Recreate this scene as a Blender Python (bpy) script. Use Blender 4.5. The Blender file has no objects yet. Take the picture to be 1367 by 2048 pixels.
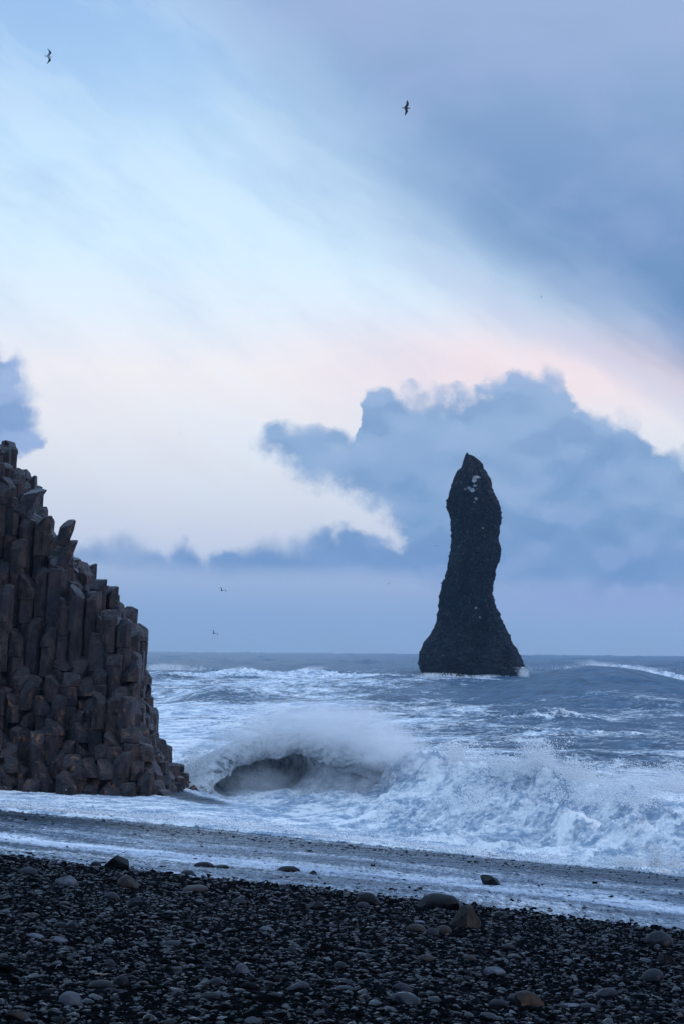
import bpy, bmesh, math, random
import numpy as np
from mathutils import Vector, Matrix
from math import radians as R

S = bpy.context.scene
COL = S.collection

# ------------------------------------------------------------------ camera
CAM_Z = 6.5
F = 3982.0                      # focal length in pixels of the 1367 x 2048 photograph
CX, CY = 683.5, 1024.0
PITCH = math.atan((1301.5 - CY) / F)
ROLL = R(0.5)
cam_data = bpy.data.cameras.new("camera")
cam = bpy.data.objects.new("camera", cam_data)
COL.objects.link(cam)
S.camera = cam
cam_data.sensor_fit = 'VERTICAL'
cam_data.sensor_height = 36.0
cam_data.lens = 36.0 * F / 2048.0
cam_data.clip_start = 0.5
cam_data.clip_end = 30000.0
cam_rot = Matrix.Rotation(math.pi / 2 + PITCH, 4, 'X') @ Matrix.Rotation(ROLL, 4, 'Z')
cam.matrix_world = Matrix.Translation((0, 0, CAM_Z)) @ cam_rot

def ray(X, Y):
    v = cam_rot.to_3x3() @ Vector(((X - CX) / F, -(Y - CY) / F, -1.0))
    return v / v.y              # per metre of distance along +Y
def at(X, Y, d):
    v = ray(X, Y)
    return Vector((v.x * d, d, CAM_Z + v.z * d))

# ------------------------------------------------------------------ render settings
S.view_settings.view_transform = 'Standard'
S.view_settings.look = 'None'
S.view_settings.exposure = 0.16
S.view_settings.gamma = 1.0
S.render.engine = 'CYCLES'
S.cycles.max_bounces = 8
S.cycles.diffuse_bounces = 3
S.cycles.glossy_bounces = 3
S.cycles.transparent_max_bounces = 24
S.cycles.volume_bounces = 5
S.cycles.use_denoising = True
S.cycles.volume_step_rate = 1.0

# ------------------------------------------------------------------ node helpers
class NT:
    def __init__(self, tree):
        self.t = tree; self.n = tree.nodes; self.l = tree.links
    def node(self, kind, **kw):
        nd = self.n.new(kind)
        for k, v in kw.items(): setattr(nd, k, v)
        return nd
    def put(self, sock, v):
        if isinstance(v, bpy.types.NodeSocket): self.l.new(v, sock)
        elif v is not None: sock.default_value = v
    def math(self, op, a, b=None, c=None, clamp=False):
        nd = self.node('ShaderNodeMath', operation=op, use_clamp=clamp)
        self.put(nd.inputs[0], a)
        if b is not None: self.put(nd.inputs[1], b)
        if c is not None: self.put(nd.inputs[2], c)
        return nd.outputs[0]
    def vmath(self, op, a, b=None):
        nd = self.node('ShaderNodeVectorMath', operation=op)
        self.put(nd.inputs[0], a)
        if b is not None: self.put(nd.inputs[3] if op == 'SCALE' else nd.inputs[1], b)
        return nd.outputs['Value'] if op in ('LENGTH', 'DOT_PRODUCT') else nd.outputs[0]
    def xyz(self, x, y, z=0.0):
        nd = self.node('ShaderNodeCombineXYZ')
        self.put(nd.inputs[0], x); self.put(nd.inputs[1], y); self.put(nd.inputs[2], z)
        return nd.outputs[0]
    def sep(self, v):
        nd = self.node('ShaderNodeSeparateXYZ'); self.put(nd.inputs[0], v)
        return nd.outputs
    def noise(self, vec, scale=1.0, detail=4.0, rough=0.55, dist=0.0, color=False, lac=2.0):
        nd = self.node('ShaderNodeTexNoise')
        self.put(nd.inputs['Vector'], vec)
        nd.inputs['Scale'].default_value = scale; nd.inputs['Detail'].default_value = detail
        nd.inputs['Roughness'].default_value = rough; nd.inputs['Distortion'].default_value = dist
        nd.inputs['Lacunarity'].default_value = lac
        return nd.outputs['Color' if color else 'Fac']
    def voro(self, vec, scale=1.0, feature='F1', out='Distance', rand=1.0, smooth=None):
        nd = self.node('ShaderNodeTexVoronoi', feature=feature)
        self.put(nd.inputs['Vector'], vec); nd.inputs['Scale'].default_value = scale
        nd.inputs['Randomness'].default_value = rand
        if smooth is not None: nd.inputs['Smoothness'].default_value = smooth
        return nd.outputs[out]
    def step(self, v, a, b, o0=0.0, o1=1.0, smooth=True):
        nd = self.node('ShaderNodeMapRange', interpolation_type='SMOOTHSTEP' if smooth else 'LINEAR')
        self.put(nd.inputs['Value'], v); self.put(nd.inputs['From Min'], a); self.put(nd.inputs['From Max'], b)
        self.put(nd.inputs['To Min'], o0); self.put(nd.inputs['To Max'], o1)
        return nd.outputs[0]
    def ramp(self, v, stops, interp='LINEAR'):
        nd = self.node('ShaderNodeValToRGB'); cr = nd.color_ramp; cr.interpolation = interp
        while len(cr.elements) < len(stops): cr.elements.new(1.0)
        for e, (p, c) in zip(cr.elements, stops):
            e.position = p; e.color = (c[0], c[1], c[2], 1)
        self.put(nd.inputs[0], v)
        return nd.outputs[0]
    def mix(self, f, a, b, mode='MIX'):
        nd = self.node('ShaderNodeMix', data_type='RGBA', blend_type=mode)
        self.put(nd.inputs[0], f)
        for s, v in ((nd.inputs[6], a), (nd.inputs[7], b)):
            if not isinstance(v, bpy.types.NodeSocket): v = (v[0], v[1], v[2], 1)
            self.put(s, v)
        return nd.outputs[2]
    def curve(self, v, pts, lo, hi):
        """piecewise curve through pts (x in lo..hi, y in 0..1)"""
        nd = self.node('ShaderNodeFloatCurve'); m = nd.mapping; c = m.curves[0]
        pts = sorted(pts); q = [((x - lo) / (hi - lo), y) for x, y in pts]
        c.points[0].location = q[0]; c.points[1].location = q[-1]
        for p in q[1:-1]: c.points.new(*p)
        for p in c.points: p.handle_type = 'VECTOR'
        m.update()
        self.put(nd.inputs['Value'], self.step(v, lo, hi, smooth=False))
        return nd.outputs[0]

def lin(*rgb):
    return tuple((c / 255 / 12.92) if c / 255 <= 0.04045 else ((c / 255 + 0.055) / 1.055) ** 2.4 for c in rgb)

# ------------------------------------------------------------------ sky
SUN_EL, SUN_AZ = R(9.0), R(112.0)       # azimuth clockwise from the view direction (+Y)
w = bpy.data.worlds.new("World"); S.world = w; w.use_nodes = True
N = NT(w.node_tree); N.n.clear()
geo = N.node('ShaderNodeTexCoord')
dx, dy, dz = N.sep(geo.outputs['Generated'])[0:3]
ay = N.math('MAXIMUM', N.math('ABSOLUTE', dy), 0.30)
u0 = N.math('DIVIDE', dx, ay); v0 = N.math('DIVIDE', dz, ay)
# slopes (u to the right, v up) of a place in the sky seen in the photograph
def U(X, Y=700): return ray(X, Y).x
def V(Y, X=683): return ray(X, Y).z
PX = 1.0 / F
uv = N.xyz(u0, v0, 0.0)
def disturb(scale, amp, detail=3.0, sx=1.0, off=0.0, rough=0.55):
    n = N.noise(N.vmath('MULTIPLY', N.vmath('ADD', uv, (off, off, 0)), (sx, 1, 1)), scale, detail, rough, color=True)
    s = N.sep(n)
    return (N.math('MULTIPLY', N.math('SUBTRACT', s[0], 0.5), amp), N.math('MULTIPLY', N.math('SUBTRACT', s[1], 0.5), amp))
sx_, sy_ = disturb(26, 60 * PX, 3.0)                 # broad wander
fx_, fy_ = disturb(95, 52 * PX, 7.0, off=3.1, rough=0.66)       # cauliflower edges
billow = N.voro(N.vmath('ADD', uv, N.xyz(sx_, sy_)), 58.0, 'SMOOTH_F1', smooth=0.35)
billow2 = N.voro(N.vmath('ADD', uv, N.xyz(fx_, fy_)), 130.0, 'SMOOTH_F1', smooth=0.3)
uc = N.math('ADD', u0, fx_)
vb = N.math('ADD', N.math('ADD', v0, fy_), N.math('ADD', N.math('MULTIPLY', N.math('SUBTRACT', billow, 0.42), 62 * PX), N.math('MULTIPLY', N.math('SUBTRACT', billow2, 0.42), 14 * PX)))
us = N.math('ADD', u0, sx_); vs = N.math('ADD', v0, sy_)

# open sky: vertical gradient, pale blue over cream to blue haze
VT = V(-700)
def vpos(Y): return max(0.0, min(1.0, V(Y) / VT))
vn = N.step(N.math('ADD', v0, N.math('MULTIPLY', u0, 0.02)), 0.0, VT, smooth=False)
base = N.ramp(vn, [(0.0, lin(140, 166, 197)), (vpos(1240), lin(143, 170, 203)), (vpos(1165), lin(162, 182, 211)), (vpos(1105), lin(202, 210, 226)),
                   (vpos(1000), lin(214, 220, 230)), (vpos(860), lin(230, 231, 236)), (vpos(745), lin(241, 238, 240)),
                   (vpos(640), lin(226, 237, 248)), (vpos(520), lin(212, 235, 251)), (vpos(330), lin(197, 226, 249)), (vpos(120), lin(168, 204, 240)),
                   (vpos(0), lin(150, 188, 230)), (1.0, lin(110, 145, 200))])
# left edge: bluer and deeper at the top
cl = N.math('MULTIPLY', N.step(u0, U(420), U(-60)), N.step(v0, V(420), V(60)))
base = N.mix(N.math('MULTIPLY', cl, 0.35), base, lin(150, 190, 236))
# warm glow low over the bank
gl = N.math('MULTIPLY', N.step(N.math('ABSOLUTE', N.math('SUBTRACT', vs, V(730))), 150 * PX, 10 * PX), N.step(u0, U(380), U(1000)))
base = N.mix(N.math('MULTIPLY', gl, 0.75), base, lin(243, 222, 226))
# thin streaked veil falling from upper left to lower right
ang = R(-33)
ru = N.math('ADD', N.math('MULTIPLY', us, math.cos(ang)), N.math('MULTIPLY', vs, math.sin(ang)))
rv = N.math('SUBTRACT', N.math('MULTIPLY', vs, math.cos(ang)), N.math('MULTIPLY', us, math.sin(ang)))
streak = N.noise(N.xyz(N.math('MULTIPLY', ru, 3.0), N.math('MULTIPLY', rv, 14.0), 0.3), 1.6, 5.0, 0.5)
veil_edge = N.curve(us, [(U(-300), .0), (U(0), 0.22), (U(200), 0.36), (U(400), 0.47), (U(700), 0.56), (U(1000), .66), (U(1500), 0.8)], U(-300), U(1500))
def yv(c, Y0, Y1):      # curve value 0..1 -> slope between rows Y0 and Y1
    return N.math('ADD', N.math('MULTIPLY', c, V(Y1) - V(Y0)), V(Y0))
ve = yv(veil_edge, 0, 900)
veil = N.math('MULTIPLY', N.step(N.math('SUBTRACT', v0, ve), -60 * PX, 260 * PX), N.step(streak, 0.30, 0.68))
base = N.mix(N.math('MULTIPLY', veil, 0.5), base, lin(158, 190, 228))

wisp = N.noise(N.xyz(N.math('MULTIPLY', ru, 5.0), N.math('MULTIPLY', rv, 16.0), 4.0), 1.5, 6.0, 0.58)
base = N.mix(N.math('MULTIPLY', N.step(wisp, .44, .70), N.step(v0, V(900), V(300), .10, .38)), base, lin(150, 184, 226))
base = N.mix(N.math('MULTIPLY', N.step(wisp, .52, .34, 0, .25), N.step(v0, V(1090), V(900))), base, lin(222, 240, 254))
# the dark cloud sheet, upper right
pts = [(-300, -700), (0, -420), (250, -170), (400, 30), (550, 200), (700, 340), (850, 455), (1000, 548), (1150, 615), (1270, 670), (1367, 735), (1600, 860)]
e1 = yv(N.curve(us, [(U(x), (V(y) - V(-700)) / (V(900) - V(-700))) for x, y in pts], U(-300), U(1600)), -700, 900)
wd = N.step(u0, U(300), U(1350), 380 * PX, 105 * PX, smooth=False)
dd = N.math('ADD', N.math('SUBTRACT', v0, e1), N.math('MULTIPLY', N.math('SUBTRACT', streak, 0.5), 240 * PX))
sheet = N.step(dd, N.math('MULTIPLY', wd, -1.0), N.math('MULTIPLY', wd, 1.25))
scol = N.ramp(vn, [(vpos(760), lin(101, 134, 177)), (vpos(600), lin(106, 142, 187)), (vpos(430), lin(111, 146, 190)), (vpos(250), lin(125, 157, 198)), (vpos(80), lin(144, 170, 208)), (vpos(-60), lin(152, 175, 211)), (1.0, lin(125, 145, 190))])
mott = N.noise(N.vmath('MULTIPLY', N.vmath('ADD', uv, N.xyz(sx_, sy_)), (1, 1.7, 1)), 17.0, 5.0, 0.5)
scol = N.mix(N.step(mott, 0.35, 0.72, 0.0, 0.30), scol, lin(165, 180, 222))
col = N.mix(sheet, base, scol)
# pale lavender fringe under the sheet
fr = N.math('MULTIPLY', N.step(N.math('ABSOLUTE', N.math('ADD', dd, 75 * PX)), 90 * PX, 0.0), N.step(u0, U(700), U(1050)))
col = N.mix(N.math('MULTIPLY', fr, 0.45), col, lin(186, 196, 224))

soft_n = N.noise(N.vmath('ADD', uv, (5.0, 2.0, 0)), 22.0, 3.0, 0.5)
soft_k = N.step(soft_n, .38, .66, 1.8, 5.5)
def band(pts_top, pts_bot, lo, hi, soft_t, soft_b, vt=None, vbt=None, uu=None):
    Y0, Y1 = 1300, 650
    f = lambda y: (V(y) - V(Y0)) / (V(Y1) - V(Y0))
    uu = uc if uu is None else uu
    t = yv(N.curve(uu, [(U(x, y), f(y)) for x, y in pts_top], U(lo), U(hi)), Y0, Y1)
    b = yv(N.curve(uu, [(U(x, y), f(y)) for x, y in pts_bot], U(lo), U(hi)), Y0, Y1)
    vt = vb if vt is None else vt; vbt = vb if vbt is None else vbt
    sk = N.math('MULTIPLY', soft_k, soft_t * PX)
    m = N.step(N.math('SUBTRACT', t, vt), N.math('MULTIPLY', sk, -1.0), sk)
    m2 = N.step(N.math('SUBTRACT', vbt, b), -soft_b * PX, soft_b * PX)
    return N.math('MULTIPLY', m, m2)
# cumulus bank
top = [(300, 990), (470, 960), (496, 886), (520, 866), (560, 842), (600, 832), (640, 840), (662, 858), (690, 850), (715, 862), (724, 800), (740, 783), (790, 782), (870, 790), (893, 795), (903, 778), (950, 765),
       (1005, 757), (1020, 730), (1050, 738), (1095, 730), (1132, 748), (1145, 785), (1185, 815), (1240, 832), (1275, 852), (1305, 885), (1345, 890), (1367, 905), (1500, 930), (1700, 900)]
bot = [(300, 820), (470, 830), (505, 882), (545, 905), (580, 935), (610, 962), (650, 960), (690, 975), (735, 1000), (780, 1035), (806, 1075), (835, 1150), (900, 1175), (1700, 1180)]
vbb = N.math('ADD', v0, N.math('ADD', N.math('MULTIPLY', sy_, 0.5), N.math('MULTIPLY', fy_, 1.9)))
bank = band(top, bot, 300, 1700, 6, 34, vbt=vbb)
hole = N.math('MULTIPLY', N.step(N.vmath('LENGTH', N.xyz(N.math('SUBTRACT', us, U(655, 905)), N.math('MULTIPLY', N.math('SUBTRACT', vs, V(905)), 1.8))), 55 * PX, 8 * PX), 0.45)
bank = N.math('SUBTRACT', bank, N.math('MULTIPLY', hole, N.step(mott, .42, .58)), clamp=True)
bcol = N.ramp(vn, [(vpos(1200), lin(134, 164, 203)), (vpos(1120), lin(114, 150, 192)), (vpos(1040), lin(124, 158, 198)), (vpos(950), lin(131, 164, 203)), (vpos(850), lin(139, 170, 207)), (vpos(740), lin(148, 174, 210))])
mo2 = N.noise(N.vmath('MULTIPLY', N.vmath('ADD', uv, N.xyz(fx_, fy_)), (1, 1.9, 1)), 20.0, 6.0, 0.55)
bcol = N.mix(N.step(mo2, 0.36, 0.74, 0.0, 0.42), bcol, lin(162, 184, 216))
bcol = N.mix(N.step(mo2, 0.46, 0.30, 0.0, 0.35), bcol, lin(104, 138, 188))
col = N.mix(bank, col, bcol)
# low band over the horizon haze
top2 = [(-250, 1065), (60, 1110), (140, 1108), (165, 1092), (195, 1082), (225, 1086), (245, 1077), (275, 1082), (300, 1092), (325, 1104), (345, 1104), (360, 1090), (376, 1088), (390, 1106), (415, 1112), (445, 1098), (500, 1088),
        (560, 1072), (590, 1068), (610, 1080), (645, 1050), (672, 1054), (700, 1050), (728, 1070), (770, 1068), (800, 1072), (830, 1050), (950, 1050), (1700, 1060)]
bot2 = [(-250, 1150), (150, 1130), (400, 1145), (700, 1150), (1700, 1165)]
low = band(top2, bot2, -250, 1700, 8, 26, vbt=v0)
lcol = N.mix(N.step(mo2, 0.36, 0.72, 0.0, 0.35), lin(117, 151, 195), lin(142, 170, 207))
col = N.mix(N.math('MULTIPLY', low, N.step(u0, U(100), U(440), 0.75, 1.0)), col, lcol)
# ragged cloud at the left edge
def blob(X, Y, r, e=1.0):
    q = N.xyz(N.math('SUBTRACT', N.math('ADD', uc, N.math('MULTIPLY', sx_, .4)), U(X, Y)), N.math('MULTIPLY', N.math('SUBTRACT', vb, V(Y)), e))
    return N.step(N.vmath('LENGTH', q), r * PX * 1.30, r * PX * 0.62)
lb = blob(-10, 795, 78)
for X, Y, r in ((-80, 760, 90), (22, 850, 52), (45, 885, 36), (-40, 880, 70), (72, 893, 16), (10, 752, 36)):
    lb = N.math('MAXIMUM', lb, blob(X, Y, r))
col = N.mix(N.math('MULTIPLY', lb, 0.92), col, N.mix(N.step(mo2, .35, .7), lin(126, 157, 205), lin(150, 178, 218)))
# lobes inside the cumulus, lighter on their crowns
lobe = N.voro(N.vmath('ADD', N.vmath('MULTIPLY', uv, (1, 1.25, 1)), N.xyz(fx_, fy_)), 44.0, 'SMOOTH_F1', smooth=0.6)
cm = N.math('MAXIMUM', N.math('MULTIPLY', bank, 1.0), N.math('MAXIMUM', low, lb))
lob_d = N.voro(N.vmath('ADD', N.vmath('MULTIPLY', N.vmath('ADD', uv, (0, -.004, 0)), (1, 1.25, 1)), N.xyz(fx_, fy_)), 44.0, 'SMOOTH_F1', smooth=0.6)
rel = N.math('SUBTRACT', lob_d, lobe)
col = N.mix(N.math('MULTIPLY', cm, N.step(rel, .0, .14, 0.0, .26)), col, lin(164, 184, 222))
col = N.mix(N.math('MULTIPLY', cm, N.step(rel, .0, -.14, 0.0, .34)), col, lin(104, 140, 186))
# purple tinge low on the right
pt = N.math('MULTIPLY', N.step(N.math('ABSOLUTE', N.math('SUBTRACT', v0, V(1195))), 60 * PX, 5 * PX), N.step(u0, U(700), U(1200)))
col = N.mix(N.math('MULTIPLY', pt, 0.5), col, lin(148, 163, 208))
# sky overhead, out of view, given added brightness to light the foam
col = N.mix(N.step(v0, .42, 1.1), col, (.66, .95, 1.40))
# sky darkened behind the camera in place of the unseen mountain, dimming camera-facing sides
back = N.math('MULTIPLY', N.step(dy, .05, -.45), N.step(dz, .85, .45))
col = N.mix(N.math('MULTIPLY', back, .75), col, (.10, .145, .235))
# physical sky behind the clouds, brought in at low strength
sky = N.node('ShaderNodeTexSky', sky_type='NISHITA')
sky.sun_disc = False; sky.sun_elevation = SUN_EL; sky.sun_rotation = SUN_AZ
sky.air_density = 1.4; sky.dust_density = 2.0; sky.ozone_density = 2.5
bgA = N.node('ShaderNodeBackground'); N.put(bgA.inputs[0], sky.outputs[0]); bgA.inputs[1].default_value = 0.05
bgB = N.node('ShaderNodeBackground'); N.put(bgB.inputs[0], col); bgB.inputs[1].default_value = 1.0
ms = N.node('ShaderNodeMixShader'); ms.inputs[0].default_value = 0.96
N.l.new(bgA.outputs[0], ms.inputs[1]); N.l.new(bgB.outputs[0], ms.inputs[2])
wo = N.node('ShaderNodeOutputWorld'); N.l.new(ms.outputs[0], wo.inputs['Surface'])
w.cycles.sampling_method = 'MANUAL'; w.cycles.sample_map_resolution = 1024

# the low sun behind thin cloud, to the right of and behind the camera
sun_d = bpy.data.lights.new("sun", 'SUN'); sun_d.energy = 0.5; sun_d.angle = R(14); sun_d.color = (1.0, 0.74, 0.62)
sun = bpy.data.objects.new("sun", sun_d); COL.objects.link(sun)
sd = Vector((math.sin(SUN_AZ) * math.cos(SUN_EL), math.cos(SUN_AZ) * math.cos(SUN_EL), math.sin(SUN_EL)))
sun.rotation_euler = sd.to_track_quat('Z', 'Y').to_euler()

# ------------------------------------------------------------------ numpy noise and mesh helpers
rng = np.random.default_rng(7)
random.seed(7)
def spectral_tile(n, beta, seed, lo=1):
    """periodic random tile with a 1/f^beta spectrum, about -1..1"""
    r = np.random.default_rng(seed)
    k = np.fft.fftfreq(n) * n
    kx, ky = np.meshgrid(k, k)
    kk = np.hypot(kx, ky); kk[0, 0] = 1
    a = np.where(kk >= lo, kk ** (-beta), 0); a[0, 0] = 0
    f = np.fft.ifft2(np.fft.fft2(r.standard_normal((n, n))) * a).real
    return (f / f.std() / 2.2).astype(np.float32)
def samp(tile, x, y):
    """bilinear, wrapping; x, y in tile units (0..1 = once round)"""
    n = tile.shape[0]
    fx = (x * n); fy = (y * n)
    ix = np.floor(fx).astype(np.int64); iy = np.floor(fy).astype(np.int64)
    tx = (fx - ix).astype(np.float32); ty = (fy - iy).astype(np.float32)
    ix %= n; iy %= n; jx = (ix + 1) % n; jy = (iy + 1) % n
    return (tile[iy, ix] * (1 - tx) + tile[iy, jx] * tx) * (1 - ty) + (tile[jy, ix] * (1 - tx) + tile[jy, jx] * tx) * ty
T1 = spectral_tile(512, 1.6, 11, 3)       # fractal
T2 = spectral_tile(512, 1.15, 12, 6)      # rougher
T3 = spectral_tile(512, 2.2, 13, 2)       # smoother
def sstep(x, a, b):
    t = np.clip((x - a) / (b - a), 0, 1)
    return t * t * (3 - 2 * t)

def grid_mesh(name, P, mat, attrs=None, smooth=True, close=False):
    """P: (rows, cols, 3) array -> quad mesh"""
    r, c = P.shape[:2]
    me = bpy.data.meshes.new(name)
    me.vertices.add(r * c); me.vertices.foreach_set('co', P.astype(np.float32).ravel())
    i = np.arange(r * c).reshape(r, c)
    q = np.stack([i[:-1, :-1], i[:-1, 1:], i[1:, 1:], i[1:, :-1]], -1).reshape(-1, 4)
    if close:
        q2 = np.stack([i[:-1, -1], i[:-1, 0], i[1:, 0], i[1:, -1]], -1).reshape(-1, 4)
        q = np.concatenate([q, q2])
    me.loops.add(q.size); me.polygons.add(len(q))
    me.loops.foreach_set('vertex_index', q.ravel().astype(np.int32))
    me.polygons.foreach_set('loop_start', np.arange(0, q.size, 4, dtype=np.int32))
    me.polygons.foreach_set('use_smooth', np.full(len(q), smooth))
    for k, v in (attrs or {}).items():
        a = me.attributes.new(k, 'FLOAT', 'POINT'); a.data.foreach_set('value', v.astype(np.float32).ravel())
    me.update(calc_edges=True)
    me.materials.append(mat)
    return me
def link(name, me, parent=None, **props):
    o = bpy.data.objects.new(name, me); COL.objects.link(o)
    if parent is not None: o.parent = parent
    for k, v in props.items(): o[k] = v
    return o
def py_mesh(name, verts, faces, mat, smooth=False):
    me = bpy.data.meshes.new(name); me.from_pydata([tuple(v) for v in verts], [], faces)
    me.materials.append(mat)
    if smooth: me.polygons.foreach_set('use_smooth', [True] * len(me.polygons))
    me.update(); return me
def new_mat(name):
    m = bpy.data.materials.new(name); m.use_nodes = True
    n = NT(m.node_tree); n.n.clear()
    out = n.node('ShaderNodeOutputMaterial'); b = n.node('ShaderNodeBsdfPrincipled')
    n.l.new(b.outputs[0], out.inputs['Surface'])
    return m, n, b, out
def bump(n, h, strength, dist, normal=None):
    nd = n.node('ShaderNodeBump'); nd.inputs['Strength'].default_value = strength; nd.inputs['Distance'].default_value = dist
    n.put(nd.inputs['Height'], h)
    if normal is not None: n.l.new(normal, nd.inputs['Normal'])
    return nd.outputs[0]

def wet_over(n, b, out, k, rough=.3, ior=1.45, tint=(.86, .94, 1, 1), normal=None):
    '''a broken wet sheen over a matt body: the surface reflects by Fresnel, weakened by k'''
    df = n.node('ShaderNodeBsdfDiffuse')
    bc = b.inputs['Base Color']
    if bc.is_linked: n.l.new(bc.links[0].from_socket, df.inputs['Color'])
    else: df.inputs['Color'].default_value = bc.default_value
    g = n.node('ShaderNodeBsdfGlossy'); n.put(g.inputs['Roughness'], rough); g.inputs['Color'].default_value = tint
    fr = n.node('ShaderNodeFresnel'); fr.inputs['IOR'].default_value = ior
    if b.inputs['Normal'].is_linked:
        ns = b.inputs['Normal'].links[0].from_socket
        n.l.new(ns, g.inputs['Normal']); n.l.new(ns, fr.inputs['Normal']); n.l.new(ns, df.inputs['Normal'])
    m = n.node('ShaderNodeMixShader'); n.put(m.inputs[0], n.math('MULTIPLY', fr.outputs[0], k))
    n.l.new(df.outputs[0], m.inputs[1]); n.l.new(g.outputs[0], m.inputs[2]); n.n.remove(b); n.l.new(m.outputs[0], out.inputs['Surface'])
    return m.outputs[0]

# ------------------------------------------------------------------ shape of the beach
NX, NY = 0.69, 0.724              # seaward direction of the slope
def warp_p(p, x, y):
    '''distance down the slope, bent to follow the wavy edges of the run-up'''
    q = -NY * x + NX * y
    near = np.interp(q, [10, 16.7, 23.5, 30.5, 40], [1.0, 1.05, .9, -.95, -1.4]); far = np.interp(q, [30, 39.7, 47.7, 52, 60], [.5, 0, .1, -2.0, -3.6])
    t = np.clip((p - 24) / 18, 0, 1)
    return p - (near + (far - near) * t)
def ridge_p(x): return 48.6 - np.where(x < 0, 1.22, 0.5) * x
def beach_z(x, y):
    p = NX * x + NY * y
    pr = np.maximum(ridge_p(x), 44.0)
    z = np.where(p < 0, 4.8 - 0.02 * p, 4.8 - 0.0966 * p)
    z = np.where(p > 23.8, 2.5 - 0.083 * (p - 23.8), z)
    t = np.clip((p - 41.8) / (pr - 41.8), 0, 1)
    z = np.where(p > 41.8, 1.006 - 0.50 * (1 - (1 - t) ** 2.6), z)
    z = np.where(p > pr, 0.506 - 0.16 * (p - pr), z)
    z = np.maximum(z, -3.0)
    z = z + 0.035 * samp(T3, x / 22, y / 22) * sstep(p, -5, 5) + 0.012 * samp(T1, x / 6, y / 6)
    return z
def bz(x, y): return float(beach_z(np.array([x]), np.array([y]))[0])
def on_beach(X, Y):
    """where the sight line through a place in the photograph meets the beach"""
    v = ray(X, Y); lo, hi = 5.0, 130.0
    d = lo
    while d < hi:
        if CAM_Z + v.z * d < bz(v.x * d, d): break
        d += 0.1
    return Vector((v.x * d, d, bz(v.x * d, d)))

# ------------------------------------------------------------------ beach sheet
m_beach, n, b, o_ = new_mat("black_gravel")
tc = n.node('ShaderNodeTexCoord'); P_ = tc.outputs['Object']
v1 = n.voro(P_, 26.0); v2 = n.voro(P_, 9.0); nz = n.noise(P_, 1.3, 6, 0.6); cell = n.voro(P_, 26.0, out='Color')
cs = n.sep(cell)[0]
colr = n.mix(cs, lin(8, 9, 11), lin(24, 25, 29))
colr = n.mix(n.step(nz, 0.35, 0.7, 0, .6), colr, lin(12, 13, 16))
n.put(b.inputs['Base Color'], colr)
n.put(b.inputs['Roughness'], n.step(cs, 0, 1, 0.30, 0.62)); b.inputs['Specular IOR Level'].default_value = .06
h = n.math('ADD', n.math('MULTIPLY', v1, -0.03), n.math('MULTIPLY', v2, -0.03))
n.put(b.inputs['Normal'], bump(n, h, 1.0, .35))
wet_over(n, b, o_, .12, .35)
xs = np.concatenate([np.arange(-140, -30, 4.0), np.arange(-30, 30, 0.25), np.arange(30, 141, 4.0)])
ys = np.concatenate([np.arange(-90, 6, 3.0), np.arange(6, 110, 0.25), np.arange(110, 160, 3.0)])
XX, YY = np.meshgrid(xs, ys)
P = np.stack([XX, YY, beach_z(XX, YY)], -1)
link('beach', grid_mesh('beach', P, m_beach), kind='structure')

# ------------------------------------------------------------------ pebbles: one uncountable mass of gravel
m_peb, n, b, o_ = new_mat("wet_pebble")
oi = n.node('ShaderNodeAttribute', attribute_name='tone', attribute_type='INSTANCER'); rnd = oi.outputs['Fac']
tc = n.node('ShaderNodeTexCoord')
cr = n.ramp(rnd, [(0, lin(2, 3, 4)), (0.5, lin(5, 6, 9)), (0.8, lin(9, 11, 15)), (0.95, lin(18, 21, 28)), (0.985, lin(46, 49, 56)), (1, lin(96, 94, 94))])
nz = n.noise(tc.outputs['Object'], 2.0, 5, 0.6)
cr = n.mix(n.step(nz, .4, .75, 0, .5), cr, lin(6, 7, 9))
n.put(b.inputs['Base Color'], cr)
n.put(b.inputs['Roughness'], n.step(nz, .3, .7, .22, .45)); n.put(b.inputs['Specular IOR Level'], n.step(n.math('FRACT', n.math('MULTIPLY', rnd, 17.3)), .62, 1.0, .05, .9))
n.put(b.inputs['Normal'], bump(n, n.noise(tc.outputs['Object'], 5, 4, .6), .5, .003))
wet_over(n, b, o_, n.step(n.math('FRACT', n.math('MULTIPLY', rnd, 17.3)), .64, 1.0, .02, .85), n.step(nz, .3, .7, .10, .28))

def peb_points():
    out = []
    def lay(cnt, d0, d1, mu, sig, rmax, pmax, az=0.215):
        d = np.sqrt(rng.uniform(d0 * d0, d1 * d1, cnt)); a = rng.uniform(-az, az, cnt)
        x = d * np.tan(a); y = d
        p = warp_p(NX * x + NY * y, x, y)
        edge = pmax + 0.5 * samp(T1, x / 14, y / 14)
        k = p < edge
        x, y = x[k], y[k]
        r = np.exp(rng.normal(np.log(mu), sig, len(x))); r = np.minimum(r, rmax)
        out.append((x, y, r))
    lay(260000, 11.5, 20, 0.0112, 0.50, 0.06, 99)
    lay(230000, 20, 30, 0.0140, 0.46, 0.055, 24.3)
    lay(70000, 30, 44, 0.023, 0.40, 0.06, 24.2, 0.2)
    lay(450, 11.5, 34, 0.048, 0.25, 0.085, 23.5)
    lay(110, 11.5, 40, 0.07, 0.25, 0.12, 23.5)
    # pebbles that poke through the thin film of the swash
    d = np.sqrt(rng.uniform(22 ** 2, 62 ** 2, 90000)); a = rng.uniform(-.2, .2, 90000)
    x = d * np.tan(a); p = warp_p(NX * x + NY * d, x, d)
    k = (p > 23.6) & (p < 41) & (rng.random(len(p)) < 0.012 + 0.75 * np.exp(-(p - 23.8) / .6) + .05 * sstep(p, 36.5, 38.5))
    out.append((x[k], d[k], np.exp(rng.normal(np.log(0.026), .35, k.sum()))))
    return [np.concatenate(c) for c in zip(*out)]
px_, py_, pr_ = peb_points()
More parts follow.
